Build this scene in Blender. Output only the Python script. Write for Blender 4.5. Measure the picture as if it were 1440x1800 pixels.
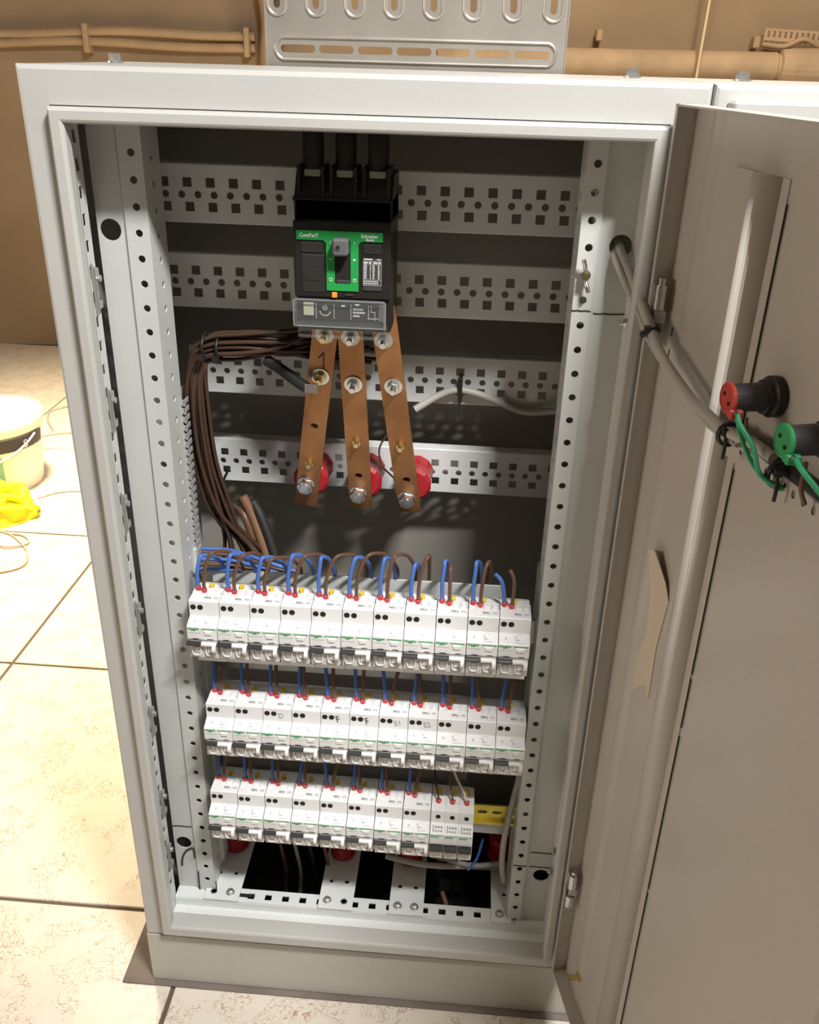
import bpy, math, random
from mathutils import Vector, Matrix, noise
from math import sin, cos, pi, radians
random.seed(7)
for o in list(bpy.data.objects): bpy.data.objects.remove(o)
scene = bpy.context.scene
COL = scene.collection
Z0 = 0.1135                     # everything is laid out from the door-rim corner; this lifts the floor to z = 0

# ------------------------------------------------------------------ camera
cam_d = bpy.data.cameras.new('camera'); cam = bpy.data.objects.new('camera', cam_d); COL.objects.link(cam)
CX = Vector((.9968, .0759, .0253)).normalized(); CF = Vector((-.0565, .8912, -.4500)).normalized(); CU = CX.cross(CF).normalized(); CX = CF.cross(CU).normalized()
CP = Vector((.3814, -.8394, 1.1064 + Z0))
cam.matrix_world = Matrix(((CX.x, CU.x, -CF.x, CP.x), (CX.y, CU.y, -CF.y, CP.y), (CX.z, CU.z, -CF.z, CP.z), (0, 0, 0, 1)))
cam_d.sensor_fit = 'HORIZONTAL'; cam_d.sensor_width = 36.0; cam_d.lens = 36.0 * 1598 / 1440
cam_d.clip_start = .02; cam_d.clip_end = 50
scene.camera = cam

# ------------------------------------------------------------------ world, lights, exposure
w = bpy.data.worlds.new('world'); scene.world = w; w.use_nodes = True
w.node_tree.nodes['Background'].inputs[0].default_value = (.9, .8, .7, 1); w.node_tree.nodes['Background'].inputs[1].default_value = .05
scene.view_settings.view_transform = 'Standard'; scene.view_settings.look = 'None'
scene.view_settings.exposure = 0.0; scene.view_settings.gamma = 1.0; scene.view_settings.use_curve_mapping = False
def area(name, loc, target, sx, sy, power, color, spread=180):
    d = bpy.data.lights.new(name, 'AREA'); d.shape = 'RECTANGLE'; d.size = sx; d.size_y = sy; d.energy = power; d.color = color; d.spread = radians(spread)
    o = bpy.data.objects.new(name, d); COL.objects.link(o); o.location = Vector(loc) + Vector((0, 0, Z0))
    o.rotation_euler = (Vector(target) - Vector(loc)).to_track_quat('-Z', 'Y').to_euler(); o['nolift'] = 1
    return o
LIGHT_FRONT = area('ceiling_tube_light', (1.0, -1.02, 2.44), (.3, 0, .6), .40, .08, 76, (1.0, .98, .955))
d_ = bpy.data.lights.new('work_lamp', 'SPOT'); d_.energy = 720; d_.color = (1.0, .81, .54); d_.spot_size = radians(80); d_.spot_blend = 1.0; d_.shadow_soft_size = .16
LIGHT_WARM = bpy.data.objects.new('work_lamp', d_); COL.objects.link(LIGHT_WARM); LIGHT_WARM.location = (-.74, 1.42, 2.2 + Z0); LIGHT_WARM['nolift'] = 1
LIGHT_SIDE = area('side_fill', (-1.75, -.45, 1.15), (.65, -.3, .55), .7, .5, 4.0, (1.0, .82, .66), 100)  # added fill that brightens the open door; no fixture stands here
LIGHT_BACK = area('ceiling_lamp_rear', (1.0, 1.7, 2.45), (1.0, 1.6, 0), .5, .1, 30, (1.0, .80, .56))

# ------------------------------------------------------------------ materials
def mat(name, col, rough=.5, metal=0., bump=0., bscale=200., var=0., vscale=6., trans=0., alpha=1., spec=.5, coat=0., emis=None, ior=1.45):
    m = bpy.data.materials.new(name); m.use_nodes = True; nt = m.node_tree; b = nt.nodes['Principled BSDF']
    b.inputs['Base Color'].default_value = (*col, 1); b.inputs['Roughness'].default_value = rough; b.inputs['Metallic'].default_value = metal
    b.inputs['Specular IOR Level'].default_value = spec; b.inputs['Transmission Weight'].default_value = trans; b.inputs['Alpha'].default_value = alpha
    b.inputs['Coat Weight'].default_value = coat; b.inputs['IOR'].default_value = ior
    tc = nt.nodes.new('ShaderNodeTexCoord')
    if var:
        n = nt.nodes.new('ShaderNodeTexNoise'); n.inputs['Scale'].default_value = vscale; n.inputs['Detail'].default_value = 6
        r = nt.nodes.new('ShaderNodeValToRGB'); r.color_ramp.elements[0].position = .3; r.color_ramp.elements[1].position = .7
        r.color_ramp.elements[0].color = (*[c * (1 - var) for c in col], 1); r.color_ramp.elements[1].color = (*[min(1, c * (1 + var)) for c in col], 1)
        nt.links.new(tc.outputs['Object'], n.inputs['Vector']); nt.links.new(n.outputs['Fac'], r.inputs['Fac']); nt.links.new(r.outputs['Color'], b.inputs['Base Color'])
    if bump:
        n2 = nt.nodes.new('ShaderNodeTexNoise'); n2.inputs['Scale'].default_value = bscale; n2.inputs['Detail'].default_value = 3
        bp = nt.nodes.new('ShaderNodeBump'); bp.inputs['Strength'].default_value = bump; bp.inputs['Distance'].default_value = .001
        nt.links.new(tc.outputs['Object'], n2.inputs['Vector']); nt.links.new(n2.outputs['Fac'], bp.inputs['Height']); nt.links.new(bp.outputs['Normal'], b.inputs['Normal'])
    return m
M = {}
M['paint'] = mat('grey_enamel_paint', (.51, .51, .488), .36, bump=.12, bscale=420, var=.03, vscale=9)
M['paint_in'] = mat('grey_enamel_inside', (.57, .59, .57), .34, bump=.10, bscale=420, var=.03, vscale=9)
M['door_paint'] = mat('grey_enamel_door', (.50, .475, .43), .34, bump=.15, bscale=300, var=.03, vscale=5)
M['rail_paint'] = mat('white_enamel_rail', (.72, .745, .735), .30, bump=.05, bscale=400)
M['plinth'] = mat('grey_plinth_paint', (.50, .49, .44), .45, bump=.15, bscale=350, var=.04, vscale=7)
M['galv'] = mat('galvanised_steel', (.62, .58, .52), .33, metal=.75, var=.10, vscale=14, bump=.1, bscale=120)
M['zinc'] = mat('zinc_plated_steel', (.72, .73, .72), .25, metal=1., var=.1, vscale=120)
M['zinc_dull'] = mat('dull_zinc', (.55, .55, .52), .42, metal=.9)
M['brass'] = mat('yellow_passivated_steel', (.72, .60, .30), .28, metal=1.)
M['yellow_rail'] = mat('yellow_chromated_steel', (.80, .66, .10), .30, metal=.55, var=.12, vscale=60)
M['copper'] = mat('copper_bar', (.40, .195, .082), .40, metal=.75, var=.22, vscale=24, bump=.15, bscale=220)
M['copper_edge'] = mat('bare_copper_strand', (.70, .30, .14), .4, metal=.9)
M['black'] = mat('black_plastic', (.018, .017, .015), .42, bump=.1, bscale=600)
M['black_soft'] = mat('black_rubber', (.022, .021, .019), .6)
M['panel_shaded'] = mat('shaded_inner_panel', (.30, .285, .25), .45, bump=.1, bscale=200)  # inner panel colour darkened to paint in the shade deep inside
M['brown_shaded'] = mat('shaded_brown_wire_pvc', (.060, .032, .020), .35)  # brown wire colour darkened to paint in the shade on the left bundle
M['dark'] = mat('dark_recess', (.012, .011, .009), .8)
M['darkgrey'] = mat('dark_grey_plastic', (.055, .055, .06), .4)
M['toggle'] = mat('anthracite_toggle', (.035, .036, .037), .35)
M['grey_handle'] = mat('grey_handle_plastic', (.13, .13, .135), .35)
M['green'] = mat('green_panel_plastic', (.022, .33, .075), .38)
M['green_print'] = mat('green_print', (.05, .38, .12), .5)
M['grey_print'] = mat('grey_print', (.36, .37, .37), .6)
M['pale_print'] = mat('pale_grey_print', (.58, .59, .59), .6)
M['white_print'] = mat('white_print', (.72, .74, .70), .5)
M['pencil'] = mat('black_marker', (.05, .05, .05), .6)
M['white'] = mat('white_breaker_plastic', (.85, .86, .86), .33, var=.02, vscale=40)
M['white2'] = mat('white_glossy_plastic', (.86, .86, .86), .22)
M['window'] = mat('smoky_clear_plastic', (.62, .61, .58), .18, spec=.6, coat=.5)
M['clear'] = mat('clear_plastic_cover', (.5, .52, .5), .08, alpha=.10, spec=.8)
M['clear_edge'] = mat('clear_plastic_edge', (.30, .31, .30), .15, spec=.8)
M['orange'] = mat('orange_plastic', (.95, .33, .05), .4)
M['red'] = mat('red_ferrule_plastic', (.58, .05, .06), .42)
M['red_ins'] = mat('red_insulator_resin', (.38, .018, .025), .36, var=.12, vscale=30)
M['red_cap'] = mat('red_lamp_cap', (.50, .055, .035), .45)
M['green_cap'] = mat('green_lamp_cap', (.03, .33, .11), .45)
M['blue'] = mat('blue_wire_pvc', (.075, .17, .50), .4)
M['brown'] = mat('brown_wire_pvc', (.135, .070, .042), .4)
M['brown_lt'] = mat('light_brown_cable_pvc', (.21, .11, .06), .5)
M['greenwire'] = mat('green_wire_pvc', (.03, .36, .16), .4)
M['grey_cable'] = mat('grey_cable_pvc', (.43, .41, .37), .45)
M['white_cable'] = mat('white_cable_pvc', (.62, .58, .50), .45)
M['duct'] = mat('grey_duct_pvc', (.34, .33, .33), .5)
M['yellow_clip'] = mat('yellow_rail_clip', (.75, .52, .03), .4)
M['tape'] = mat('beige_masking_tape', (.62, .54, .42), .7, var=.05, vscale=20, bump=.3, bscale=90)
M['bucket'] = mat('white_bucket_plastic', (.82, .78, .68), .4, var=.05, vscale=9)
M['band'] = mat('dark_label_band', (.045, .035, .045), .5)
M['teal'] = mat('teal_label', (.24, .42, .38), .5)
M['label_grey'] = mat('grey_green_label', (.42, .44, .33), .5)
M['yellow_bag'] = mat('neon_yellow_cloth', (.86, .80, .02), .6, var=.06, vscale=12)
M['wallplaster'] = mat('tan_plaster', (.36, .265, .17), .85, bump=.6, bscale=9, var=.12, vscale=2.2)
M['ceiling'] = mat('ceiling_plaster', (.20, .17, .13), .9)
M['dimwall'] = mat('dim_wall_paint', (.16, .13, .10), .9)
M['pipe'] = mat('painted_pipe', (.46, .33, .20), .6, var=.10, vscale=8, bump=.4, bscale=25)
M['lag'] = mat('lagged_pipe_wrap', (.52, .38, .24), .75, var=.14, vscale=9, bump=.6, bscale=14)
M['cord'] = mat('pale_cord', (.80, .62, .40), .6)
M['floorcord'] = mat('dull_pink_cord', (.50, .36, .28), .6)
M['sheet'] = mat('dark_rubber_sheet', (.19, .155, .135), .7, var=.15, vscale=20)
M['grout'] = mat('dark_grout', (.13, .10, .075), .95, bump=.8, bscale=200)
def speckled_tile():
    m = mat('speckled_beige_tile', (.66, .60, .50), .30, bump=.1, bscale=60); nt = m.node_tree; b = nt.nodes['Principled BSDF']
    g = nt.nodes.new('ShaderNodeNewGeometry')
    def N(scale, det, dist):
        n = nt.nodes.new('ShaderNodeTexNoise'); n.inputs['Scale'].default_value = scale; n.inputs['Detail'].default_value = det; n.inputs['Distortion'].default_value = dist
        nt.links.new(g.outputs['Position'], n.inputs['Vector']); return n
    a = N(58, 3, 2.2); c = N(17, 3, .6); l = N(2.5, 3, .3)
    s = nt.nodes.new('ShaderNodeMath'); s.operation = 'SUBTRACT'; s.inputs[1].default_value = .5; nt.links.new(a.outputs['Fac'], s.inputs[0])
    ab = nt.nodes.new('ShaderNodeMath'); ab.operation = 'ABSOLUTE'; nt.links.new(s.outputs[0], ab.inputs[0])
    r1 = nt.nodes.new('ShaderNodeMapRange'); r1.inputs['From Min'].default_value = .010; r1.inputs['From Max'].default_value = .030; r1.inputs['To Min'].default_value = 1; r1.inputs['To Max'].default_value = 0
    nt.links.new(ab.outputs[0], r1.inputs['Value'])
    r2 = nt.nodes.new('ShaderNodeMapRange'); r2.inputs['From Min'].default_value = .46; r2.inputs['From Max'].default_value = .56; nt.links.new(c.outputs['Fac'], r2.inputs['Value'])
    mu = nt.nodes.new('ShaderNodeMath'); mu.operation = 'MULTIPLY'; nt.links.new(r1.outputs[0], mu.inputs[0]); nt.links.new(r2.outputs[0], mu.inputs[1])
    base = nt.nodes.new('ShaderNodeMix'); base.data_type = 'RGBA'; base.inputs['A'].default_value = (.76, .71, .63, 1); base.inputs['B'].default_value = (.68, .62, .53, 1)
    nt.links.new(l.outputs['Fac'], base.inputs['Factor'])
    mx = nt.nodes.new('ShaderNodeMix'); mx.data_type = 'RGBA'; mx.inputs['B'].default_value = (.40, .22, .13, 1)
    mf = nt.nodes.new('ShaderNodeMath'); mf.operation = 'MULTIPLY'; mf.inputs[1].default_value = .85; nt.links.new(mu.outputs[0], mf.inputs[0])
    nt.links.new(mf.outputs[0], mx.inputs['Factor']); nt.links.new(base.outputs['Result'], mx.inputs['A']); nt.links.new(mx.outputs['Result'], b.inputs['Base Color'])
    return m
M['tile'] = speckled_tile()

# ------------------------------------------------------------------ mesh builder
class MB:
    def __init__(s): s.v = []; s.f = []; s.m = []; s.mi = 0; s.sm = []; s.smooth = False
    def add(s, vs, fs):
        k = len(s.v); s.v += [tuple(x) for x in vs]; s.f += [tuple(k + i for i in f) for f in fs]; s.m += [s.mi] * len(fs); s.sm += [s.smooth] * len(fs)
    def box(s, x0, x1, y0, y1, z0, z1, bev=0.):
        if bev <= 0:
            s.add([(x, y, z) for x in (x0, x1) for y in (y0, y1) for z in (z0, z1)], [(0, 1, 3, 2), (4, 6, 7, 5), (0, 4, 5, 1), (2, 3, 7, 6), (0, 2, 6, 4), (1, 5, 7, 3)])
        else:
            b = bev; P = {}; vs = []
            for i, x in enumerate((x0, x1)):
                for j, y in enumerate((y0, y1)):
                    for k, z in enumerate((z0, z1)):
                        sx, sy, sz = (b if not i else -b), (b if not j else -b), (b if not k else -b)
                        for ax in range(3):
                            P[(i, j, k, ax)] = len(vs)
                            vs.append((x + (0 if ax == 0 else sx), y + (0 if ax == 1 else sy), z + (0 if ax == 2 else sz)))
            fs = []
            for i in (0, 1):
                q = [P[(i, a, c, 0)] for a, c in ((0, 0), (0, 1), (1, 1), (1, 0))]; fs.append(q if i == 0 else q[::-1])
                q = [P[(a, i, c, 1)] for a, c in ((0, 0), (1, 0), (1, 1), (0, 1))]; fs.append(q if i == 0 else q[::-1])
                q = [P[(a, c, i, 2)] for a, c in ((0, 0), (0, 1), (1, 1), (1, 0))]; fs.append(q if i == 0 else q[::-1])
            for a in (0, 1):
                for c in (0, 1):
                    fs.append([P[(a, c, 0, 0)], P[(a, c, 1, 0)], P[(a, c, 1, 1)], P[(a, c, 0, 1)]])
                    fs.append([P[(a, 0, c, 0)], P[(a, 1, c, 0)], P[(a, 1, c, 2)], P[(a, 0, c, 2)]])
                    fs.append([P[(0, a, c, 1)], P[(1, a, c, 1)], P[(1, a, c, 2)], P[(0, a, c, 2)]])
            for i in (0, 1):
                for j in (0, 1):
                    for k in (0, 1): fs.append([P[(i, j, k, 0)], P[(i, j, k, 1)], P[(i, j, k, 2)]])
            s.add(vs, fs)
    def prism(s, prof, a0, a1, axis='x', closed=True):
        n = len(prof)
        def V(a, p): return (a, p[0], p[1]) if axis == 'x' else ((p[0], a, p[1]) if axis == 'y' else (p[0], p[1], a))
        vs = [V(a0, p) for p in prof] + [V(a1, p) for p in prof]
        fs = [(i, (i + 1) % n, n + (i + 1) % n, n + i) for i in range(n if closed else n - 1)]
        if closed: fs += [tuple(range(n))[::-1], tuple(range(n, 2 * n))]
        s.add(vs, fs)
    def cyl(s, p0, p1, r0, r1=None, n=16, caps=True):
        r1 = r0 if r1 is None else r1; p0 = Vector(p0); p1 = Vector(p1); d = (p1 - p0).normalized()
        a = d.orthogonal().normalized(); b = d.cross(a); vs = []
        for p, r in ((p0, r0), (p1, r1)): vs += [p + (a * cos(2 * pi * i / n) + b * sin(2 * pi * i / n)) * r for i in range(n)]
        fs = [(i, (i + 1) % n, n + (i + 1) % n, n + i) for i in range(n)]
        sm = s.smooth; s.smooth = n > 8; s.add(vs, fs); s.smooth = False
        if caps: s.add(vs, [tuple(range(n))[::-1], tuple(range(n, 2 * n))])
        s.smooth = sm
    def lathe(s, p0, d, prof, n=24, cap=True):      # prof: (distance along d, radius)
        p0 = Vector(p0); d = Vector(d).normalized(); a = d.orthogonal().normalized(); b = d.cross(a); vs = []
        for h, r in prof: vs += [p0 + d * h + (a * cos(2 * pi * i / n) + b * sin(2 * pi * i / n)) * r for i in range(n)]
        fs = [(k * n + i, k * n + (i + 1) % n, (k + 1) * n + (i + 1) % n, (k + 1) * n + i) for k in range(len(prof) - 1) for i in range(n)]
        if cap: fs += [tuple(range(n))[::-1], tuple(range((len(prof) - 1) * n, len(prof) * n))]
        s.add(vs, fs)
    def tube(s, pts, r, n=8, sub=4):
        pts = [Vector(p) for p in pts]
        if sub > 1 and len(pts) > 2:
            q = [pts[0] * 2 - pts[1]] + pts + [pts[-1] * 2 - pts[-2]]; out = []
            for i in range(1, len(q) - 2):
                for k in range(sub):
                    t = k / sub; p0, p1, p2, p3 = q[i - 1:i + 3]
                    out.append(.5 * ((2 * p1) + (p2 - p0) * t + (2 * p0 - 5 * p1 + 4 * p2 - p3) * t * t + (3 * p1 - p0 - 3 * p2 + p3) * t ** 3))
            pts = out + [pts[-1]]
        t0 = (pts[1] - pts[0]).normalized(); a = t0.orthogonal().normalized(); vs = []
        for i, p in enumerate(pts):
            t = ((pts[min(i + 1, len(pts) - 1)] - pts[max(i - 1, 0)])).normalized()
            a = (a - t * a.dot(t)).normalized(); b = t.cross(a)
            vs += [p + (a * cos(2 * pi * k / n) + b * sin(2 * pi * k / n)) * r for k in range(n)]
        L = len(pts); sm = s.smooth; s.smooth = True
        s.add(vs, [(i * n + k, i * n + (k + 1) % n, (i + 1) * n + (k + 1) % n, (i + 1) * n + k) for i in range(L - 1) for k in range(n)])
        s.smooth = False; s.add(vs[:n], [tuple(range(n))[::-1]]); s.add(vs[-n:], [tuple(range(n))]); s.smooth = sm
    def perf(s, u0, u1, strips, fn, t=.0015, edges=True):
        """plate with real holes; strips = [(v0, v1, [(cu, cv, w, h, kind)])], fn(u, v, depth) -> point"""
        def quad(a, b, c, d, dep, flip):
            q = [fn(a, c, dep), fn(b, c, dep), fn(b, d, dep), fn(a, d, dep)]; s.add(q, [(0, 1, 2, 3) if not flip else (3, 2, 1, 0)])
        for v0, v1, holes in strips:
            holes = sorted([h for h in holes if h[0] - h[2] / 2 > u0 + .0002 and h[0] + h[2] / 2 < u1 - .0002])
            cuts = [u0] + [(holes[i][0] + holes[i + 1][0]) / 2 for i in range(len(holes) - 1)] + [u1]
            if not holes:
                quad(u0, u1, v0, v1, 0, False); quad(u0, u1, v0, v1, t, True); continue
            for i, (cu, cv, wd, ht, kind) in enumerate(holes):
                a, b = cuts[i], cuts[i + 1]; n = 16 if kind == 'c' else (8 if kind == 's' else 24)
                hp = []; bp = []
                for k in range(n):
                    an = 2 * pi * (k + .5 * (0)) / n
                    c, sn = cos(an), sin(an); mx = max(abs(c), abs(sn))
                    sg = lambda x: 0 if abs(x) < 1e-6 else (1 if x > 0 else -1)
                    if kind == 'c': hp.append((cu + c * wd / 2, cv + sn * ht / 2))
                    elif kind == 's': hp.append((cu + c / mx * wd / 2, cv + sn / mx * ht / 2))
                    else:
                        r = min(wd, ht) / 2; hp.append((cu + c * r + sg(c) * (wd / 2 - r), cv + sn * r + sg(sn) * (ht / 2 - r)))
                    X, Y = c / mx, sn / mx
                    bp.append((cu + (b - cu if X > 0 else cu - a) * X, cv + (v1 - cv if Y > 0 else cv - v0) * Y))
                vs = [fn(*q, 0) for q in bp] + [fn(*q, 0) for q in hp] + [fn(*q, t) for q in hp] + [fn(*q, t) for q in bp]
                fs = []
                for k in range(n):
                    j = (k + 1) % n
                    fs += [(k, j, n + j, n + k), (n + k, n + j, 2 * n + j, 2 * n + k), (2 * n + k, 2 * n + j, 3 * n + j, 3 * n + k)]
                s.add(vs, fs)
        if edges:
            vv = [st[0] for st in strips] + [strips[-1][1]]; V0, V1 = vv[0], vv[-1]
            for (a, b), (c, d) in (((u0, V0), (u1, V0)), ((u1, V0), (u1, V1)), ((u1, V1), (u0, V1)), ((u0, V1), (u0, V0))):
                s.add([fn(a, b, 0), fn(c, d, 0), fn(c, d, t), fn(a, b, t)], [(0, 1, 2, 3)])
    def make(s, name, m, parent=None, loc=None, label=None):
        me = bpy.data.meshes.new(name); me.from_pydata(s.v, [], s.f)
        for mm in (m if isinstance(m, list) else [m]): me.materials.append(M[mm])
        if isinstance(m, list): me.polygons.foreach_set('material_index', s.m)
        me.polygons.foreach_set('use_smooth', s.sm); me.update()
        o = bpy.data.objects.new(name, me); COL.objects.link(o)
        if parent: o.parent = parent
        if loc: o.location = loc
        if label: o['label'] = label
        return o
def recalc(o):
    import bmesh
    bm = bmesh.new(); bm.from_mesh(o.data); bmesh.ops.recalc_face_normals(bm, faces=bm.faces); bm.to_mesh(o.data); bm.free(); return o
def thing(name, label, cat, loc=(0, 0, 0), group=None):
    o = bpy.data.objects.new(name, None); COL.objects.link(o); o.location = loc; o.empty_display_size = .02
    o['label'] = label; o['category'] = cat
    if group: o['group'] = group
    return o
def tag(o, label, cat, group=None):
    o['label'] = label; o['category'] = cat
    if group: o['group'] = group
    return o
def dup(root, loc, label=None, group=None):
    r = root.copy(); COL.objects.link(r); r.location = loc
    if label: r['label'] = label
    if group: r['group'] = group
    for ch in list(root.children):
        c = ch.copy(); COL.objects.link(c); c.parent = r
        for g in ch.children:
            d = g.copy(); COL.objects.link(d); d.parent = c
    return r
def text_mesh(name, s, size, m, parent, loc, rot=(pi / 2, 0, 0), ext=.0002, align='LEFT', sx=1.):
    cu = bpy.data.curves.new(name, 'FONT'); cu.body = s; cu.size = size; cu.extrude = ext; cu.align_x = align; cu.resolution_u = 2; cu.offset = .00012
    t = bpy.data.objects.new('tmp', cu); COL.objects.link(t); bpy.context.view_layer.update()
    me = bpy.data.meshes.new_from_object(t.evaluated_get(bpy.context.evaluated_depsgraph_get())); bpy.data.objects.remove(t)
    me.materials.clear(); me.materials.append(M[m]); me.name = name
    o = bpy.data.objects.new(name, me); COL.objects.link(o); o.parent = parent; o.location = loc; o.rotation_euler = rot; o.scale = (sx, 1, 1)
    return o
ORD = ['first', 'second', 'third', 'fourth', 'fifth', 'sixth', 'seventh', 'eighth', 'ninth', 'tenth', 'eleventh']

# ================================================================== ROOM
FZ = -.1135
def struct(o): o['kind'] = 'structure'; return o
b = MB(); b.box(-3.2, 3.2, -2.6, 3.2, FZ - .1, FZ - .004); FLOOR = struct(b.make('floor', 'grout'))
ys = [-2.2105, -1.6255, -1.0405, -.4555, .1295, .7305, 1.3165, 1.90, 2.475, 3.043]
xs = [-2.925, -2.340, -1.755, -1.170, -.585, .003, .590, 1.177, 1.764, 2.35]
g = .0035
for j in range(len(ys) - 1):
    for i in range(len(xs) - 1):
        b = MB(); b.box(xs[i] + g, xs[i + 1] - g, ys[j] + g, ys[j + 1] - g, FZ - .006, FZ, .0012); b.make('tile', 'tile', FLOOR)
def wall(name, x0, x1, y0, y1, z0=FZ, z1=2.6, m='wallplaster'):
    b = MB(); b.box(x0, x1, y0, y1, z0, z1); return struct(b.make(name, m))
# back wall: uneven plaster, gridded
b = MB(); NX, NZ = 120, 60; b.smooth = True; vs = []
for k in range(NZ + 1):
    for i in range(NX + 1):
        x = -3.1 + 6.2 * i / NX; z = FZ + 2.75 * k / NZ
        vs.append((x, 3.045 - .018 * noise.noise(Vector((x * 2.2, z * 3, 1))) - .006 * noise.noise(Vector((x * 9, z * 9, 4))), z))
b.add(vs, [(k * (NX + 1) + i, k * (NX + 1) + i + 1, (k + 1) * (NX + 1) + i + 1, (k + 1) * (NX + 1) + i) for k in range(NZ) for i in range(NX)])
b.smooth = False; b.box(-3.1, 3.1, 3.075, 3.2, FZ, 2.63); struct(b.make('wall_back', 'wallplaster'))
wall('wall_left', -3.2, -3.1, -2.6, 3.2); wall('wall_right', 3.1, 3.2, -2.6, 3.2, m='dimwall'); wall('wall_front', -3.2, 3.2, -2.7, -2.6, m='dimwall')
wall('ceiling', -3.2, 3.2, -2.7, 3.2, 2.6, 2.7, 'ceiling')

# things along the back wall
b = MB(); b.smooth = True
def wob(x0, x1, z, y, r, amp, n=14, s=0):
    return [(x0 + (x1 - x0) * i / n, y, z + amp * sin(i * 1.3 + s) * .5 + amp * .5 * sin(i * .6 + s)) for i in range(n + 1)]
cd = thing('wall_conduit', 'pair of brown painted conduits clipped along the wall left of the cable tray', 'pipe', (-1.2, 2.98, 1.13))
for k, (zz, r) in enumerate(((1.148, .017), (1.108, .016))):
    b = MB(); b.tube([(x + 1.2, y - 2.98, z - 1.13) for x, y, z in wob(-3.0, -.50, zz, 3.0, r, .012, 14, k)], r, 10); b.make('conduit', 'pipe', cd)
for xx in (-1.155, -.53, -1.9):
    b = MB(); b.box(xx + 1.19, xx + 1.212, -.012, .05, -.052, .05, .004); b.make('pipe_clip', 'pipe', cd)
lp = thing('lagged_pipe', 'thick tan lagged pipe running along the wall right of the cable tray', 'pipe', (1.1, 2.96, 1.095))
b = MB(); b.tube([(-.9, 0, -.002), (-.4, 0, 0), (0, 0, .002), (.335, 0, .004)], .047, 18); b.make('pipe_run', 'lag', lp)
b = MB(); b.lathe((.335, 0, .004), (1, 0, 0), [(0, .047), (.004, .040), (.012, .040), (.016, .056), (.06, .062), (.2, .064), (.9, .062)], 20); recalc(b.make('pipe_collar', 'lag', lp))
gr = thing('perforated_strip', 'small slotted ceramic strip above the lagged pipe joint', 'strip', (1.5, 2.98, 1.2))
b = MB(); b.perf(-.12, .16, [(-.022, .018, [(-.105 + .02 * i, 0, .008, .02, 's') for i in range(14)])], lambda u, v, d: (u, d - .01 - .0, v - .08 * u * .5), .012); b.make('slotted_face', 'lag', gr)
b = MB(); b.tube([(-.12, 0, -.03), (-.04, -.01, -.035), (.02, -.02, -.01), (.09, -.01, -.035), (.16, 0, -.04)], .009, 8); b.make('mortar_bead', 'pipe', gr)
b = MB(); b.tube([(0, 0, .6), (-.004, 0, .24), (-.012, 0, -.10), (-.02, 0, -.95)], .0055, 6); o = b.make('pale_cord', 'cord', None, (1.150, 2.86, 1.12)); tag(o, 'thin pale cord hanging in front of the lagged pipe', 'cord')
b = MB(); b.smooth = True; b.tube([(0, 0, -1.2), (.01, 0, -.4), (0, 0, -.1), (.012, 0, .05), (-.004, 0, .2), (.01, 0, .45), (0, 0, 1.4)], .045, 12)
o = b.make('riser_pipe', 'pipe', None, (-.43, 2.95, 1.15)); tag(o, 'crusty brown vertical pipe beside the left edge of the cable tray', 'pipe')
for xx, zz in ((.79, 1.185), (1.36, 1.175)):
    b = MB(); b.box(-.012, .012, -.02, .03, -.02, .02, .004); o = b.make('pipe_bracket', 'pipe', None, (xx, 2.99, zz)); tag(o, 'small wall bracket above the lagged pipe near the %s' % ('cable tray' if xx < 1 else 'slotted strip'), 'bracket')

# ================================================================== CABLE TRAY (stands behind the cabinet)
TY = .335
TR = thing('cable_tray', 'upright galvanised perforated cable tray behind the cabinet', 'cable tray', (.30, TY, FZ))
def trf(u, v, d): return (u, d, v)
x0, x1 = .125 - .30, .470 - .30; zb = 1.0885 - FZ
rowz = zb + .020; pit = .0452
hs = [(x0 + .0365 + pit * i, rowz, .0405, .0085, 'o') for i in range(7)]
vs_ = [(x0 + .0135 + pit * i * .995, 0, .0078, .05, 'o') for i in range(8)]
strips = [(.02, zb - .35, []), (zb - .35, rowz - .012, []), (rowz - .012, rowz + .012, hs)]
z = rowz + .030
strips.append((rowz + .012, z, []))
for k in range(7):
    strips.append((z, z + .085, [(a, z + .044, wd, .066, kd) for a, _, wd, hh, kd in vs_])); z += .085
    if k in (2,):
        strips.append((z, z + .02, [])); strips.append((z + .02, z + .044, [(a, z + .032, c, d, e) for a, _, c, d, e in hs])); strips.append((z + .044, z + .06, [])); z += .06
b = MB(); b.perf(x0, x1, strips, trf, .0015); recalc(b.make('perforated_sheet', 'galv', TR))
# embossed rims
def rim(cx, cz, wd, ht, parent, r=.0020):
    rr = min(wd, ht) / 2; pts = []
    for k in range(33):
        a = 2 * pi * k / 32; c, sn = cos(a), sin(a); sg = lambda x: 0 if abs(x) < 1e-6 else (1 if x > 0 else -1)
        pts.append((cx + c * rr + sg(c) * (wd / 2 - rr), -.0002, cz + sn * rr + sg(sn) * (ht / 2 - rr)))
    b = MB(); b.tube(pts, r, 8, 1); b.make('embossed_rim', 'galv', parent)
rim((x0 + x1) / 2, rowz, x1 - x0 - .020, .024, TR)
for a, _, wd, hh, kd in vs_: rim(a, rowz + .030 + .044, .021, .080, TR)
for sx in (0, 1):
    b = MB(); xx = x0 if sx == 0 else x1
    s_ = -1 if sx == 0 else 1
    b.box(min(xx, xx + .0015 * s_), max(xx, xx + .0015 * s_), -.001, .055, .0, z); b.box(min(xx, xx - .009 * s_), max(xx, xx - .009 * s_), .0535, .055, .0, z); b.make('side_rail', 'galv', TR)

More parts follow.
